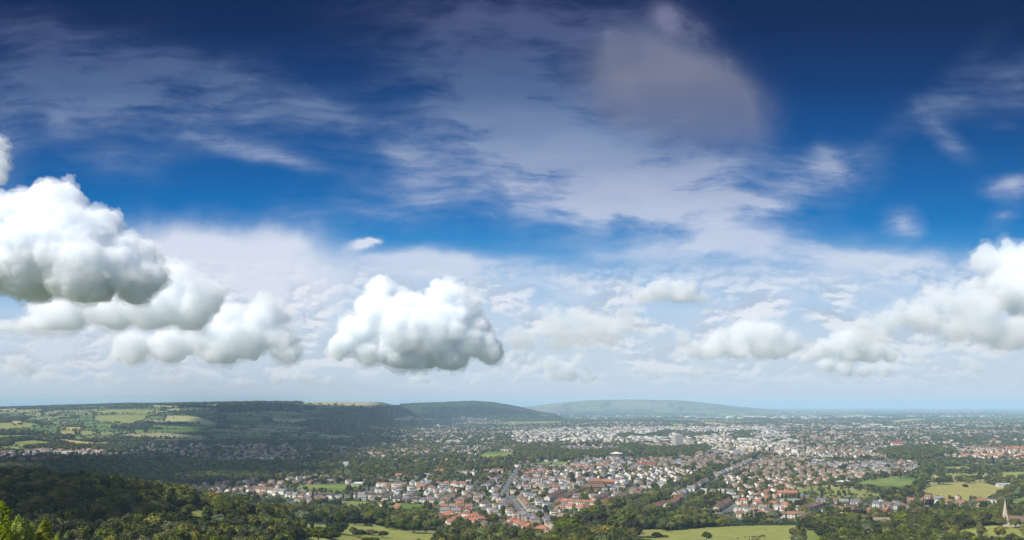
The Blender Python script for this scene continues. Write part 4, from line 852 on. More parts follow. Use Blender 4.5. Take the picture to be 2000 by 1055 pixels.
def crown_mesh(name, kind, seed, n, m, wid=1., hei=1., lf=.16):
    """unit crown: width about 1, base at z=0.15, top at about 1.1 (times hei); leaf clumps on and in lobes"""
    r_ = np.random.default_rng(seed); L = []
    if kind == 'round':
        for _ in range(17):
            v = r_.normal(size=3); v /= np.linalg.norm(v); v[2] = abs(v[2])*1.05-.25; d = r_.uniform(.12, .30); L.append((v[0]*d, v[1]*d, .58+v[2]*d*1.3, r_.uniform(.13, .24)))
    elif kind == 'tall':
        for i in range(17):
            z = .22+.72*i/16; q = .26*math.sin(math.pi*min(1, (z*.82+.12)))**.6; a = r_.uniform(0, 6.28); d = q*r_.uniform(.2, .75); L.append((math.cos(a)*d, math.sin(a)*d, z, r_.uniform(.10, .17)))
    elif kind == 'cone':
        for i in range(20):
            z = .14+.86*i/19; q = .27*(1-z*.92); a = i*2.4; L.append((math.cos(a)*q*.55, math.sin(a)*q*.55, z, .055+q*.42))
    elif kind == 'bush':
        for _ in range(12):
            a = r_.uniform(0, 6.28); d = r_.uniform(0, .36); L.append((math.cos(a)*d, math.sin(a)*d, r_.uniform(.16, .36), r_.uniform(.12, .20)))
    L = np.array(L); vol = L[:, 3]**2; k = r_.choice(len(L), n, p=vol/vol.sum()); v = r_.normal(size=(n, 3)); v /= np.linalg.norm(v, axis=1)[:, None]
    rad = L[k, 3]*(1-np.abs(r_.normal(size=n))*.16+(r_.random(n) < .10)*r_.uniform(0, .4, n)); p = L[k, :3]+v*rad[:, None]*np.array([1, 1, .85 if kind != 'cone' else .6])
    ctr = np.array([0, 0, .5]); out = p-ctr; out /= np.linalg.norm(out, axis=1)[:, None]+1e-6
    V, Q = leafquads(p, v*.7+out*.5, np.full(n, lf), r_)
    # dark inner mass so the sky does not show through everywhere
    icoV = []; icoQ = []; off = len(V)
    for x, y, z, q in L:
        q *= .78; ph = np.linspace(0, math.pi, 5)[1:-1]; ring = []
        for a in ph:
            for c in np.arange(6)*math.pi/3: ring.append((x+q*math.sin(a)*math.cos(c)*r_.uniform(.8, 1.15), y+q*math.sin(a)*math.sin(c)*r_.uniform(.8, 1.15), z+q*.8*math.cos(a)))
        b0 = off+len(icoV); icoV += ring
        for g in range(2):
            for c in range(6): icoQ.append((b0+g*6+c, b0+(g+1)*6+c, b0+(g+1)*6+(c+1) % 6, b0+g*6+(c+1) % 6))
        icoQ.append((b0, b0+1, b0+2, b0+3)); icoQ.append((b0, b0+3, b0+4, b0+5))
    V = np.concatenate([V, np.array(icoV)]); Q = np.concatenate([Q, np.array(icoQ)])
    V = V*np.array([wid, wid, hei]); me = mesh_np(name, V, Q, (m,))
    a = me.attributes.new('leaf', 'FLOAT', 'FACE'); lk = r_.uniform(.2, 1, len(L))[k]*.5+r_.uniform(0, 1, n)*.5
    a.data.foreach_set('value', np.concatenate([lk, np.full(len(Q)-n, .3)]).astype(np.float32)); return me
def trunk_mesh(name, h=.5, r0=.035, seed=0):
    r_ = random.Random(seed); mb = MB(); mb.add(cone(0, 0, -.12, r0*1.5, .06, r0, 7)); mb.add(cone(0, 0, .06, r0, h, r0*.45, 7))
    for i in range(4):
        a = i*1.7+r_.random(); dx, dy = math.cos(a), math.sin(a); z0 = h*.55; v, f = cone(0, 0, 0, r0*.45, .26, r0*.12, 5); v = [(x+dx*z*.7, y+dy*z*.7, z0+z) for x, y, z in v]; mb.add((v, f))
    return mb.mesh(name, M_BARK)
CR = {}
for s_, kd, mm, w_, h_ in (('green', 'round', 'green', 1., 1.), ('round', 'round', 'dark', 1.05, .95), ('lime', 'round', 'lime', 1., 1.), ('tall', 'tall', 'green', 1.15, 1.), ('darktall', 'tall', 'dark', 1.1, 1.),
                           ('conifer', 'cone', 'conifer', 1., 1.), ('copper', 'round', 'copper', 1.05, .95), ('willow', 'round', 'grey', 1.1, .9), ('bush', 'bush', 'green', 1.1, 1.2), ('darkbush', 'bush', 'dark', 1.1, 1.3)):
    CR[s_] = [crown_mesh('crown', kd, hash(s_) % 97 if False else sum(map(ord, s_))+j*31, 1500, M_LEAF[mm], w_, h_, .075) for j in range(3)]
TR = [trunk_mesh('trunk', .5, .03, i) for i in range(3)]
ADJ = {'green': 'rounded green tree', 'round': 'dark rounded tree', 'lime': 'yellow-green tree', 'tall': 'tall green tree', 'darktall': 'tall dark tree', 'conifer': 'pointed dark conifer', 'copper': 'purple copper tree', 'willow': 'pale grey-green tree', 'bush': 'low green bush', 'darkbush': 'low dark bush'}
NAME = {'conifer': 'conifer_tree', 'bush': 'bush', 'darkbush': 'bush'}
tr_ = random.Random(21); occt = {}
def tree(x, y, sp, w, h, label, group='trees of the near woods', name=None):
    z = float(H(x, y)); nm = name or NAME.get(sp, 'broadleaf_tree'); j = tr_.randrange(3)
    o = empty(nm, (x, y, z-.3), tr_.uniform(0, 6.28)); o.scale = (w, w, h); tag(o, label, 'bush' if 'bush' in sp else 'tree', group)
    link(bpy.data.objects.new('crown', CR[sp][j]), o)
    link(bpy.data.objects.new('trunk', TR[j]), o); occt[(int(x//7), int(y//7))] = 1
    return o
def tree_at(px, py, sp, wpx, hpx, label, **k):
    p = at(px, py)[0]; s = p[1]/F; return tree(p[0], p[1], sp, wpx*s*1.25, hpx*s, label, **k)
for a in ((1380, 1056, 'round', 17, 21, 'lone round dark tree standing in the broad pasture'), (1283, 1050, 'darkbush', 24, 16, 'wide dark thicket bush left in the broad pasture'), (1272, 1051, 'bush', 15, 9, 'small bush at the left end of the pasture thicket'), (1298, 1049.5, 'bush', 14, 9, 'small bush at the right end of the pasture thicket'),
          (1294, 1038, 'green', 17, 27, 'green tree jutting into the top of the broad pasture'), (1561, 1060, 'darktall', 11, 34, 'nearest tall narrow tree between the two bottom fields'), (1560, 1048, 'darktall', 10, 28, 'middle tall narrow tree between the two bottom fields'), (1559, 1036, 'darktall', 10, 26, 'farthest tall narrow tree between the two bottom fields'),
          (1680, 1017, 'copper', 30, 24, 'wide purple copper beech among green trees'), (1388, 991, 'copper', 20, 13, 'small purple tree by the brown diagonal terrace'), (1798, 1026, 'lime', 40, 38, 'large yellow-green tree with a domed top in the right belt'), (1700, 1048, 'round', 40, 36, 'broad dark round tree at the bottom right wood'),
          (1886, 951.5, 'darkbush', 12, 10, 'single dark tree standing in the hay field'), (1843, 947, 'round', 24, 20, 'large dark tree at the upper left of the hay field'), (1872, 940, 'green', 15, 11, 'rounded tree between the hay field and the yellow strip'), (1893, 944, 'green', 20, 12, 'wide tree behind the single hay-field tree'),
          (609, 1034, 'darktall', 11, 15, 'small dark tree at the left of the sloping pasture'), (655, 1041, 'darkbush', 42, 36, 'big dark thicket bush in the sloping pasture'), (642, 1052, 'bush', 40, 28, 'olive thicket in front of the big dark one'), (690, 1044, 'green', 16, 16, 'small round tree right of the big dark thicket'),
          (703, 1051, 'round', 24, 20, 'dark round tree among the pasture thickets'), (722, 1045, 'bush', 24, 18, 'olive bush behind the dark round pasture tree'), (747, 1050, 'round', 19, 16, 'rightmost round bushy tree in the sloping pasture'), (725, 1058, 'bush', 30, 16, 'low olive bush at the bottom edge of the pasture'),
          (694, 1026, 'round', 24, 24, 'large round tree at the top of the sloping pasture'), (720, 1028, 'bush', 18, 10, 'low bush right of the large round pasture tree'), (758, 1034, 'tall', 15, 22, 'tall tree with a shadow on the sloping pasture'), (808, 1041, 'round', 32, 28, 'widest dark tree at the right end of the pasture'),
          (832, 1042, 'green', 18, 22, 'green tree beside the widest dark pasture tree'), (784, 1036, 'green', 18, 18, 'rounded tree left of the widest dark pasture tree'), (1141, 1019, 'conifer', 9, 20, 'slender dark conifer in front of the tan-roofed row'), (1124, 960, 'green', 22, 14, 'rounded tree hiding the pale chimney foot'), (464, 1022, 'round', 34, 22, 'big round tree right of the golden clearing'), (430, 1016, 'bush', 30, 12, 'low bushes below the golden clearing'),
          (1160, 1046, 'round', 70, 52, 'largest dark round tree in the central clump'), (1215, 1052, 'green', 60, 56, 'largest green tree right in the central clump'), (1110, 1052, 'green', 56, 42, 'wide green tree left in the central clump'), (1185, 1066, 'lime', 56, 40, 'yellowish tree at the foot of the central clump'), (1235, 1056, 'round', 40, 44, 'dark tree closing the central clump beside the pasture')):
    tree_at(*a, **({'group': 'standing pasture trees'} if False else {}))
# near woods: ranks of trees filled into measured outlines
def rank(px0, py0, px1, py1, n, hp, species, where):
    for i in range(n):
        t = (i+.5)/n; px = px0+(px1-px0)*t+tr_.uniform(-.2, .2)*(px1-px0)/n; py = py0+(py1-py0)*t+tr_.uniform(-1.5, 1.5)
        sp = tr_.choice(species); h = hp*tr_.uniform(.82, 1.2); w = h*tr_.uniform(.85, 1.15)*(.75 if sp in ('tall', 'darktall') else .62 if sp == 'conifer' else 1.)
        o = tree_at(px, py, sp, w, h*1.04, f'{ADJ[sp]}, {ORD[i] if i < len(ORD) else "last"} from left in {where}')
DK = ['round', 'round', 'green', 'darktall', 'conifer', 'green']; MX = ['green', 'green', 'round', 'tall', 'lime', 'willow', 'green']; LT = ['green', 'lime', 'willow', 'tall', 'green']
rank(-40, 948, 210, 966, 12, 34, DK, 'the skyline rank of the dark spur wood'); rank(-50, 968, 240, 982, 12, 36, DK, 'the second rank of the dark spur wood')
rank(-50, 992, 300, 1004, 12, 40, DK, 'the third rank of the dark spur wood'); rank(60, 1020, 310, 1028, 9, 42, DK, 'the fourth rank of the dark spur wood'); rank(320, 1040, 490, 1044, 7, 27, DK, 'the short rank below the golden clearing'); rank(110, 1062, 560, 1066, 13, 42, DK, 'the bottom rank of the dark spur wood')
rank(215, 966, 400, 976, 11, 27, ['green', 'lime', 'round', 'green'], 'the sunlit rank above the golden clearing'); rank(225, 984, 330, 992, 5, 30, DK, 'the rank left of the golden clearing'); rank(370, 992, 460, 996, 6, 22, MX, 'the short rank behind the golden clearing')
rank(420, 980, 540, 990, 8, 20, MX, 'the belt under the cream rows'); rank(500, 1000, 600, 1010, 7, 22, MX, 'the belt left of the yellow clearing'); rank(590, 1008, 760, 1011, 12, 18, MX, 'the upper tree belt below the long green field')
rank(600, 1018, 800, 1026, 12, 25, MX, 'the lower tree belt above the sloping pasture'); rank(770, 1010, 850, 1018, 6, 18, MX, 'the right end of the tree belt'); rank(440, 1036, 600, 1040, 8, 28, DK, 'the dark trees left of the sloping pasture')
rank(470, 1058, 640, 1062, 6, 34, MX, 'the bottom edge trees under the sloping pasture'); rank(850, 1056, 1060, 1060, 9, 27, MX, 'the bottom row left of the central clump'); rank(870, 1044, 1000, 1046, 6, 14, MX, 'the trees in front of the red-roofed row')
rank(1130, 1022, 1230, 1016, 6, 30, MX, 'the back rank of the central clump'); rank(1180, 1004, 1262, 990, 6, 24, LT, 'the light green wood behind the central clump'); rank(1222, 988, 1292, 974, 5, 20, LT, 'the far end of the light green wood')
rank(1245, 1028, 1330, 1030, 6, 26, MX, 'the hedge wood at the left of the broad pasture'); rank(1335, 1028, 1440, 1026, 9, 14, MX, 'the tree row along the broad pasture'); rank(1455, 1024, 1552, 1024, 9, 11, MX, 'the right half of the pasture tree row')
rank(1310, 1016, 1400, 1018, 7, 15, LT, 'the gardens below the orange diagonal terrace'); rank(1334, 1004, 1392, 1006, 5, 14, MX, 'the gardens behind the orange diagonal terrace')
rank(1572, 1036, 1672, 1036, 7, 26, MX, 'the back rank of the bottom right wood'); rank(1600, 1054, 1700, 1056, 5, 36, MX, 'the front rank of the bottom right wood'); rank(1740, 1024, 1890, 1016, 10, 24, MX, 'the back rank of the right belt')
rank(1750, 1036, 1860, 1030, 7, 32, MX, 'the front rank of the right belt'); rank(1862, 1029, 1945, 1023, 5, 28, MX, 'the belt left of the church'); rank(1948, 1032, 2015, 1032, 3, 19, MX, 'the dark trees at the church'); rank(1900, 1006, 2040, 1010, 8, 20, MX, 'the trees behind the church')
rank(1730, 1064, 1860, 1064, 6, 28, MX, 'the bottom edge trees under the right belt'); rank(1870, 1068, 2030, 1068, 8, 17, LT, 'the last rank at the bottom right corner')
# the bright young trees close by at the lower left corner: plumes of small leaves
def plume(x, y, z0, h, w, seed, label):
    r_ = np.random.default_rng(seed); n = 30000; o = empty('young_ash_tree', (x, y, z0)); tag(o, label, 'tree', 'bright young trees close by')
    Ls = [(0, 0, .05, .30, .99)]
    for _ in range(13):
        a = r_.uniform(0, 6.28); d = r_.uniform(.08, .5); Ls.append((math.cos(a)*d, math.sin(a)*d, .05, r_.uniform(.20, .34), r_.uniform(.78, .97)-d*.20))
    P_, N_ = [], []
    for x0, y0, a0, q, top in Ls:
        m = n//len(Ls); t = r_.random(m)**.8; zz = a0+(top-a0)*t; rad = q*(1-t**3)**.6*(.62+.38*np.sin(t*17+r_.random()*6)**2)*np.sqrt(r_.random(m))*.9; a = r_.uniform(0, 6.28, m)
        P_.append(np.stack([(x0+np.cos(a)*rad)*w, (y0+np.sin(a)*rad)*w, zz*h], 1)); N_.append(np.stack([np.cos(a), np.sin(a), np.full(m, .6)], 1))
    P_ = np.concatenate(P_); V, Q = leafquads(P_, np.concatenate(N_), np.full(len(P_), .40), r_, .7); me = mesh_np('crown', V, Q, (M_LEAF['bright'],))
    at2 = me.attributes.new('leaf', 'FLOAT', 'FACE'); at2.data.foreach_set('value', r_.random(len(Q)).astype(np.float32)); link(bpy.data.objects.new('crown', me), o)
    link(bpy.data.objects.new('trunk', MB().add(cone(0, 0, -2, .28, h*.9, .05, 8)).mesh('trunk', M_BARK)), o)
for x, y, ppx, ppy, w, sd, lab in ((-92, 160, 4, 976, 18., 1, 'tallest bright lime tree cut by the left edge'), (-84, 158, 36, 1004, 14., 2, 'second bright lime tree from the left corner'), (-84, 165, 84, 1016, 12., 3, 'pointed bright lime tree, right of the corner group'), (-76, 150, 112, 1042, 10., 4, 'lowest bright lime tree right of the pointed one'), (-92, 172, 60, 1026, 13., 5, 'bright lime tree behind the pointed one')):
    x = (ppx-1000)/F*y; top = EYE+(HOR-ppy)/F*y; z0 = float(H(x, y)); plume(x, y, z0, max(6., top-z0), w, sd, lab)

# ---- everything further off and too many to count: points that carry copies of the crowns above
def scatter_points():
    P_, S_, K_ = [], [], []
    def add(x, y, w, h, kind): P_.append(np.stack([x, y, H(x, y)-.04*h], 1)); S_.append(np.stack([w, w, h], 1)); K_.append(kind)
    fo = lambda x, y: np.array([(int(a//4), int(c//4)) in occ for a, c in zip(x, y)], bool)
    ft = lambda x, y: np.array([(int(a//7), int(c//7)) in occt for a, c in zip(x, y)], bool)
    pick = lambda n, p: rg.choice(10, n, p=p)
    PW = np.array([.26, .22, .08, .14, .08, .04, .01, .07, .05, .05]); PG = np.array([.24, .16, .10, .12, .06, .06, .03, .08, .09, .06])
    # near and middle: jittered grids
    for y0, y1, sp in ((260, 1500, 6.5), (1500, 3100, 7.5), (3100, 5600, 12.), (5600, 9300, 20.)):
        n = int(.62*(y1*y1-y0*y0)*1.06/(sp*sp)); x, y = sprinkle(n, y0, y1, .66); z = H(x, y); px, py = proj(x, y, z)
        k = py < 1110; x, y, z, px, py = x[k], y[k], z[k], px[k], py[k]
        f_, w_, t_ = landuse(px, py); nz = fbm(x, y, 260, 71, 3); nz2 = fbm(x, y, 60, 81, 2); bz = inpoly(px, py, BUSY)
        c, e, _ = cells(x+fbm(x, y, 500, 4, 2)*70, y, 230., 1.5); wn = fbm(x, y, 1400, 11)+fbm(x, y, 300, 13, 2)*.4
        hw = (wn > .17) | ((px > 425) & (px < 1090) & (y > 3300) & (wn > -.06) & (z > 3))
        r = rg.random(len(x)); open_ = ~t_ & ~w_ & (f_ < 0)
        p = np.where(w_, .92 if y0 < 3000 else 1., 0.)
        hs = np.zeros(len(x), bool)
        for q in HOUSY: hs |= inpoly(px, py, q)
        pt = np.clip((.46 if y0 < 2500 else .60)+nz*1.0+nz2*.4, .16, 1.)*np.where(bz, .62, 1.); pt = np.where(inpoly(px, py, SPARSE), np.clip(pt*1.4, .42, 1.), pt); pt = np.where(hs, np.clip(pt*.7, .2, .5), pt); p = np.where(t_, pt*(.9 if y0 < 3000 else 1.), p)
        p = np.where(open_, np.where(hw, np.where((y > 5900) & (px > 380) & (px < 780), .25, 1.), np.where(e < (13 if y0 < 5000 else 20), .9, .05)), p)
        p = np.where(f_ == 17, .10, p)
        lone = (f_ >= 0) & (f_ != 17) & (rg.random(len(x)) < .0008); rural = inpoly(px, py, RURAL) & (f_ < 0) & ~w_; p = np.where(rural, .33, p)
        # hedges round the measured fields: the rim just outside them
        hh_ = rg.uniform(9, 15, len(x)); top = py-hh_*F/y*.8; _, wt2, _ = landuse(px, top); p = np.where(w_ & (y < 1600) & ~wt2, .06, p)
        if y0 < 1500:
            for fr in (.3, .6, .9): p = np.where(w_ & (landuse(px, py-hh_*F/y*fr)[0] >= 0), .02, p)
        k = (r < p) | lone; k &= ~((px > 592) & (px < 790) & (py > 1022) & t_)
        x, y, w_, t_, hw, open_, hh_ = x[k], y[k], w_[k], t_[k], hw[k], open_[k], hh_[k]
        k = ~fo(x, y) & (roaddist(x, y) > 2) if y0 < 3100 else np.ones(len(x), bool); k &= ~(ft(x, y) & (y < 1300)); x, y, w_, t_, hw, open_, hh_ = x[k], y[k], w_[k], t_[k], hw[k], open_[k], hh_[k]
        n = len(x); big = w_ | (open_ & hw); h = np.where(big, hh_, rg.uniform(3.2, 8.2, n)*np.where(rg.random(n) < np.where(inpoly(*proj(x, y, H(x, y)), SPARSE), .55, .14), 1.7, 1.)); fac = sp/7 if sp > 8 else 1.
        w = h*rg.uniform(.8, 1.2, n)*np.where(big, 1.05, 1.15)*(1+.35*(fac-1)); h = h*(1+.06*(fac-1))
        kind = np.where(big, pick(n, PW), pick(n, PG)); kind = np.where(kind == 5, 5, kind); w = np.where(np.isin(kind, [3, 4]), w*.85, np.where(kind == 5, w*.7, w)); h = np.where(kind >= 8, h*.8, h)
        add(x, y, w, h, kind)
    # hedges along the rims of the measured fields
    for i, (_, _, poly) in enumerate(FIELDS):
        if i in (3, 7, 10, 17, 34, 35, 36): continue
        q = at([a for a, c in poly], [c for a, c in poly]); q2 = np.roll(q, -1, 0)
        for a, c, pa, pc in zip(q, q2, poly, poly[1:]+poly[:1]):
            if min(pa[0], pc[0]) > 2010 or max(pa[1], pc[1]) > 1040 and min(pa[1], pc[1]) > 1027: continue
            d = float(np.hypot(*(c-a)[:2])); big_ = a[1] > 2800; sp = 12 if big_ else 6
            m = int(d/sp)
            if m < 1 or i == 0 and pa[1] < 948: continue
            t = (np.arange(m)+rg.random(m))/m; x = a[0]+(c[0]-a[0])*t+rg.normal(0, 1.5, m); y = a[1]+(c[1]-a[1])*t+rg.normal(0, 1.5, m)
            k = (rg.random(m) < .8) & ~fo(x, y); x, y = x[k], y[k]; n = len(x)
            h = rg.uniform(2.5, 5.5, n)*np.where(rg.random(n) < .2, 1.8, 1)*(1.4 if big_ else 1.); add(x, y, h*1.5, h, pick(n, PW))
    # belts one can pick out: (px, py)..., height m
    for pl, hm, wd in (([(674, 968), (714, 960)], 5, 6), ([(1594, 968), (1622, 967), (1700, 972)], 7, 4), ([(1650, 948), (1700, 959), (1760, 969), (1795, 957), (1803, 940)], 9, 7), ([(1780, 934), (1806, 930), (1815, 912)], 12, 9), ([(1700, 934), (1760, 930), (1800, 931)], 11, 5),
                       ([(1835, 923), (1900, 922), (1945, 920), (2010, 918)], 9, 5), ([(1850, 938.5), (1905, 940), (1940, 941), (1985, 943)], 10, 6), ([(1968, 962), (2010, 955)], 12, 12), ([(1948, 973), (1962, 984)], 10, 9), ([(1580, 984), (1640, 990)], 6, 4), ([(1592, 979), (1610, 979)], 7, 4), ([(1655, 980), (1690, 982)], 9, 5), ([(600, 945), (700, 944)], 11, 7), ([(720, 951), (760, 944)], 12, 8),
                       ([(1100, 935), (1190, 930), (1245, 926)], 10, 8), ([(1020, 921), (1035, 915)], 10, 6), ([(1370, 972), (1400, 978), (1480, 970), (1440, 958)], 9, 10), ([(1110, 908), (1135, 908)], 14, 8), ([(490, 942), (600, 935)], 12, 14)):
        q = at([a for a, c in pl], [c for a, c in pl])
        for a, c in zip(q[:-1], q[1:]):
            d = float(np.hypot(*(c-a)[:2])); m = int(d/5.5*wd/5)+1; t = rg.random(m); x = a[0]+(c[0]-a[0])*t+rg.normal(0, wd*.5, m); y = a[1]+(c[1]-a[1])*t+rg.normal(0, wd*.5, m); k = ~fo(x, y); x, y = x[k], y[k]
            h = hm*rg.uniform(.7, 1.3, len(x)); add(x, y, h*rg.uniform(.8, 1.1, len(x)), h, pick(len(x), PW))
    # the far plain: hedgerow lines and copses
    x, y = sprinkle(90000, 9300, 42000, .66); c, e, _ = cells(x+fbm(x, y, 500, 4, 2)*70, y, np.where(y > 9500, 620., 230.), 1.5); nz = fbm(x, y, 1400, 91, 3)
    k = (e < 45) & (rg.random(len(x)) < .8) | (nz > .30) | (rg.random(len(x)) < .03); k &= ~((H(x, y) > 20) & (rg.random(len(x)) < .75)); x, y = x[k], y[k]; s_ = np.clip(y/9000, 1, 3.2); h = rg.uniform(8, 13, len(x)); add(x, y, h*s_*2.0, h*(1+.12*(s_-1)), pick(len(x), PW))
    return np.concatenate(P_), np.concatenate(S_), np.concatenate(K_)
PT, SC, KD = scatter_points()
me = bpy.data.meshes.new('trees'); me.vertices.add(len(PT)); me.vertices.foreach_set('co', PT.astype(np.float32).ravel())
a = me.attributes.new('size', 'FLOAT_VECTOR', 'POINT'); a.data.foreach_set('vector', SC.astype(np.float32).ravel())
kk = KD*3+rg.integers(0, 3, len(KD)); a = me.attributes.new('pick', 'INT', 'POINT'); a.data.foreach_set('value', kk.astype(np.int32))
a = me.attributes.new('turn', 'FLOAT', 'POINT'); a.data.foreach_set('value', rg.uniform(0, 6.28, len(KD)).astype(np.float32))
print('scattered trees', len(PT))
keys = ['green', 'round', 'lime', 'tall', 'darktall', 'conifer', 'copper', 'willow', 'bush', 'darkbush']
gt = bpy.data.node_groups.new('tree_copies', 'GeometryNodeTree'); gt.interface.new_socket('Geometry', in_out='INPUT', socket_type='NodeSocketGeometry'); gt.interface.new_socket('Geometry', in_out='OUTPUT', socket_type='NodeSocketGeometry')
gi = gt.nodes.new('NodeGroupInput'); go = gt.nodes.new('NodeGroupOutput'); m2p = gt.nodes.new('GeometryNodeMeshToPoints'); iop = gt.nodes.new('GeometryNodeInstanceOnPoints'); jo = gt.nodes.new('GeometryNodeGeometryToInstance')
byme = {o.data.name: o for o in sc.objects if o.type == 'MESH' and o.name.startswith('crown')}
srcs = [byme.get(CR[k][j].name) for k in keys for j in range(3)]
gl = gt.links
for o in reversed(srcs):     # joined in reverse: the first link made comes last
    if o is None: o = byme[CR['green'][0].name]
    oi = gt.nodes.new('GeometryNodeObjectInfo'); oi.inputs['Object'].default_value = o; oi.inputs['As Instance'].default_value = True; oi.transform_space = 'ORIGINAL'; gl.new(oi.outputs['Geometry'], jo.inputs[0])
def nattr(name, ty):
    n = gt.nodes.new('GeometryNodeInputNamedAttribute'); n.data_type = ty; n.inputs['Name'].default_value = name; return [s for s in n.outputs if s.enabled and s.name == 'Attribute'][0]
gl.new(gi.outputs[0], m2p.inputs[0]); gl.new(m2p.outputs[0], iop.inputs['Points']); gl.new(jo.outputs[0], iop.inputs['Instance']); iop.inputs['Pick Instance'].default_value = True
gl.new(nattr('pick', 'INT'), iop.inputs['Instance Index']); gl.new(nattr('size', 'FLOAT_VECTOR'), iop.inputs['Scale'])
cbx = gt.nodes.new('ShaderNodeCombineXYZ'); gl.new(nattr('turn', 'FLOAT'), cbx.inputs[2]); e2r = gt.nodes.new('FunctionNodeEulerToRotation'); gl.new(cbx.outputs[0], e2r.inputs[0]); gl.new(e2r.outputs[0], iop.inputs['Rotation']); gl.new(iop.outputs[0], go.inputs[0])
ot = link(bpy.data.objects.new('woodland', me)); md = ot.modifiers.new('copies', 'NODES'); md.node_group = gt
tag(ot, 'countless garden trees, hedgerows and woods spread over the town and hills', 'woodland', kind='stuff')

# ------------------------------------------------------------------ the herd in the broad pasture
def cow_mesh():
    sg = [((-.85, 0, 1.15), (.6, 0, 1.18), .36, .34), ((.6, 0, 1.18), (1.0, 0, 1.3), .30, .18), ((1.0, 0, 1.3), (1.25, 0, 1.22), .17, .15), ((1.25, 0, 1.22), (1.55, 0, 1.0), .16, .10), ((-.2, 0, 1.0), (.35, 0, 1.0), .36, .34),
          ((.55, .2, 1.0), (.56, .2, .55), .15, .09), ((.56, .2, .55), (.56, .2, .03), .08, .07), ((.45, -.2, 1.0), (.36, -.2, .55), .15, .09), ((.36, -.2, .55), (.42, -.2, .03), .08, .07),
          ((-.8, .2, 1.05), (-.72, .2, .6), .20, .11), ((-.72, .2, .6), (-.88, .2, .42), .10, .08), ((-.88, .2, .42), (-.84, .2, .03), .075, .07), ((-.75, -.2, 1.05), (-.62, -.2, .6), .20, .11), ((-.62, -.2, .6), (-.76, -.2, .42), .10, .08), ((-.76, -.2, .42), (-.70, -.2, .03), .075, .07),
          ((-1.18, 0, 1.25), (-1.25, 0, .6), .04, .05), ((1.22, .1, 1.36), (1.16, .30, 1.36), .05, .03), ((1.22, -.1, 1.36), (1.16, -.30, 1.36), .05, .03), ((-.95, 0, 1.28), (-1.18, 0, 1.25), .12, .05)]
    v = .05; lo = np.array([-1.5, -.6, -.12]); n = np.array([66, 25, 36]); X, Y, Z = np.meshgrid(*[lo[i]+np.arange(n[i])*v for i in range(3)], indexing='ij'); P_ = np.stack([X, Y, Z], -1); f = np.full(X.shape, -9.)
    for a, c, r0, r1 in sg:
        a = np.array(a); d = np.array(c)-a; t = np.clip(((P_-a)@d)/(d@d), 0, 1); q = r0+(r1-r0)*t-np.linalg.norm(P_-a-t[..., None]*d, axis=-1); f = np.maximum(f, q)+np.log1p(np.exp(-np.abs(f-q)/.03))*.03
    V, Q = surface_nets(f.astype(np.float32)); return V*v+lo, Q
V, Q = cow_mesh(); hide = mat('dark_hide', (.018, .014, .012), .7, var=.3, vscale=2); cowm = mesh_np('cow', V, Q, (hide,), smooth=True)
spots = [(1441, 1053.2), (1455.5, 1050.8), (1463, 1049.6), (1470, 1050.2), (1474.5, 1051.4), (1478.5, 1048.6), (1483, 1050.8), (1486.5, 1049), (1490, 1048.2), (1464, 1055), (1471, 1055.4), (1477, 1054.8), (1481, 1055), (1493, 1049)]
for i, (px, py) in enumerate(spots):
    p = at(px, py)[0]; o = link(bpy.data.objects.new('cow', cowm)); o.location = tuple(p); o.rotation_euler = (0, 0, tr_.choice([.2, 2.9, .5, -.4, 3.4, 1.2])); tag(o, f'dark cow, {ORD[sorted(range(14), key=lambda q: spots[q][0]).index(i)]} from left in the herd on the broad pasture', 'cow', 'grazing herd')

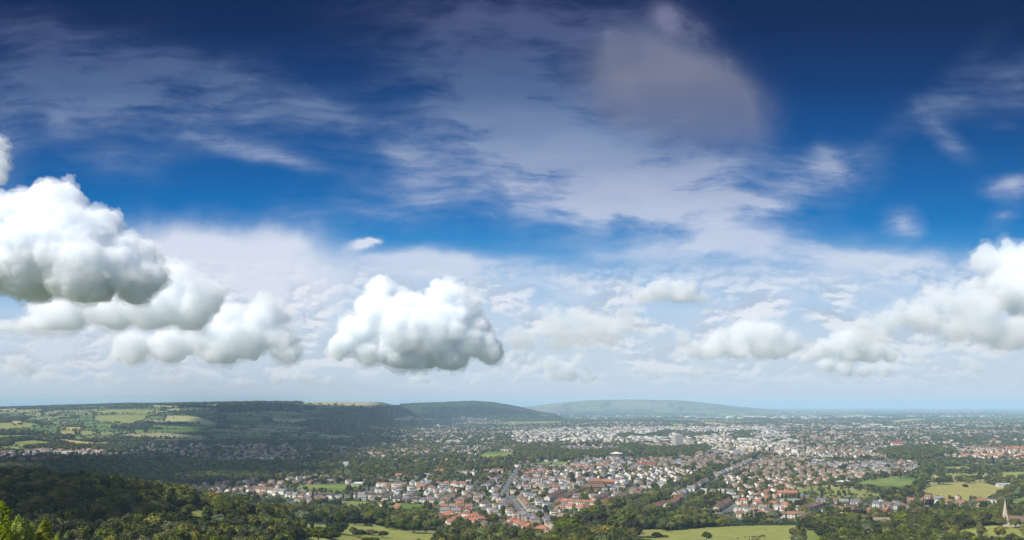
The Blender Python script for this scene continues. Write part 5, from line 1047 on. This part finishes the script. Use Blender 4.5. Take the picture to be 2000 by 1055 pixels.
# ------------------------------------------------------------------ high cloud that shades the valley, above the picture
SHADE = [[(-60, 900), (60, 893), (200, 897), (330, 880), (395, 862), (420, 838), (430, 812), (425, 794), (520, 791), (640, 796), (760, 800), (860, 796), (960, 793), (1010, 806), (1000, 815), (880, 813), (800, 824), (760, 836), (720, 850), (700, 868), (640, 890), (590, 905), (560, 925), (500, 944), (420, 952), (240, 950), (100, 938), (-60, 925)],
         [(-60, 928), (60, 934), (190, 958), (330, 998), (380, 1050), (150, 1050), (-60, 990)]]
def shade_cloud(poly, alt, seed, label, step, rad):
    q = at([a for a, c in poly], [c for a, c in poly]); w = [(a, c) for a, c, _ in q]; xs = np.array([a for a, c in w]); ysx = np.array([c for a, c in w])
    gx, gy = np.meshgrid(np.arange(xs.min(), xs.max(), step), np.arange(ysx.min(), ysx.max(), step)); k = inpoly(gx, gy, w); r_ = np.random.default_rng(seed); t = alt/S.z; P_ = []
    for x, y in zip(gx[k], gy[k]): P_.append((x+r_.uniform(-.3, .3)*step+S.x*t, y+r_.uniform(-.3, .3)*step+S.y*t, alt+r_.uniform(0, rad*.5), rad*r_.uniform(.75, 1.15)))
    for a, c in zip(w, w[1:]+w[:1]):
        m = max(1, int(math.hypot(c[0]-a[0], c[1]-a[1])/(step*.8)))
        for i in range(m): P_.append((a[0]+(c[0]-a[0])*i/m+S.x*t, a[1]+(c[1]-a[1])*i/m+S.y*t, alt, rad*.5))
    V, Q = grow(P_, seed, rad*.22, None, levels=(5,), rough=rad*.16, wl=(rad*2, rad, rad*.6)); c = V.mean(0)
    o = link(bpy.data.objects.new('high_cloud', mesh_np('high_cloud', V-c, Q, (volmat('shade_vapour', 9./rad),)))); o.location = c; tag(o, label, 'cloud')
shade_cloud(SHADE[0], 6000, 5, 'broad high cloud shading the valley under the ridge', 260, 210)
shade_cloud(SHADE[1], 1500, 6, 'unseen overhead cloud added to darken the spur wood', 70, 60)  # out-of-view cloud added only to darken the spur wood

# ------------------------------------------------------------------ air
hz = MB().box(-79000, 79000, -79000, 79000, -7.5, 278).mesh('haze', volmat('hazy_air', 5.8e-5, (.53, .775, .99), -.15))
tag(link(bpy.data.objects.new('haze', hz)), 'thin blue haze lying over the whole plain', kind='stuff')
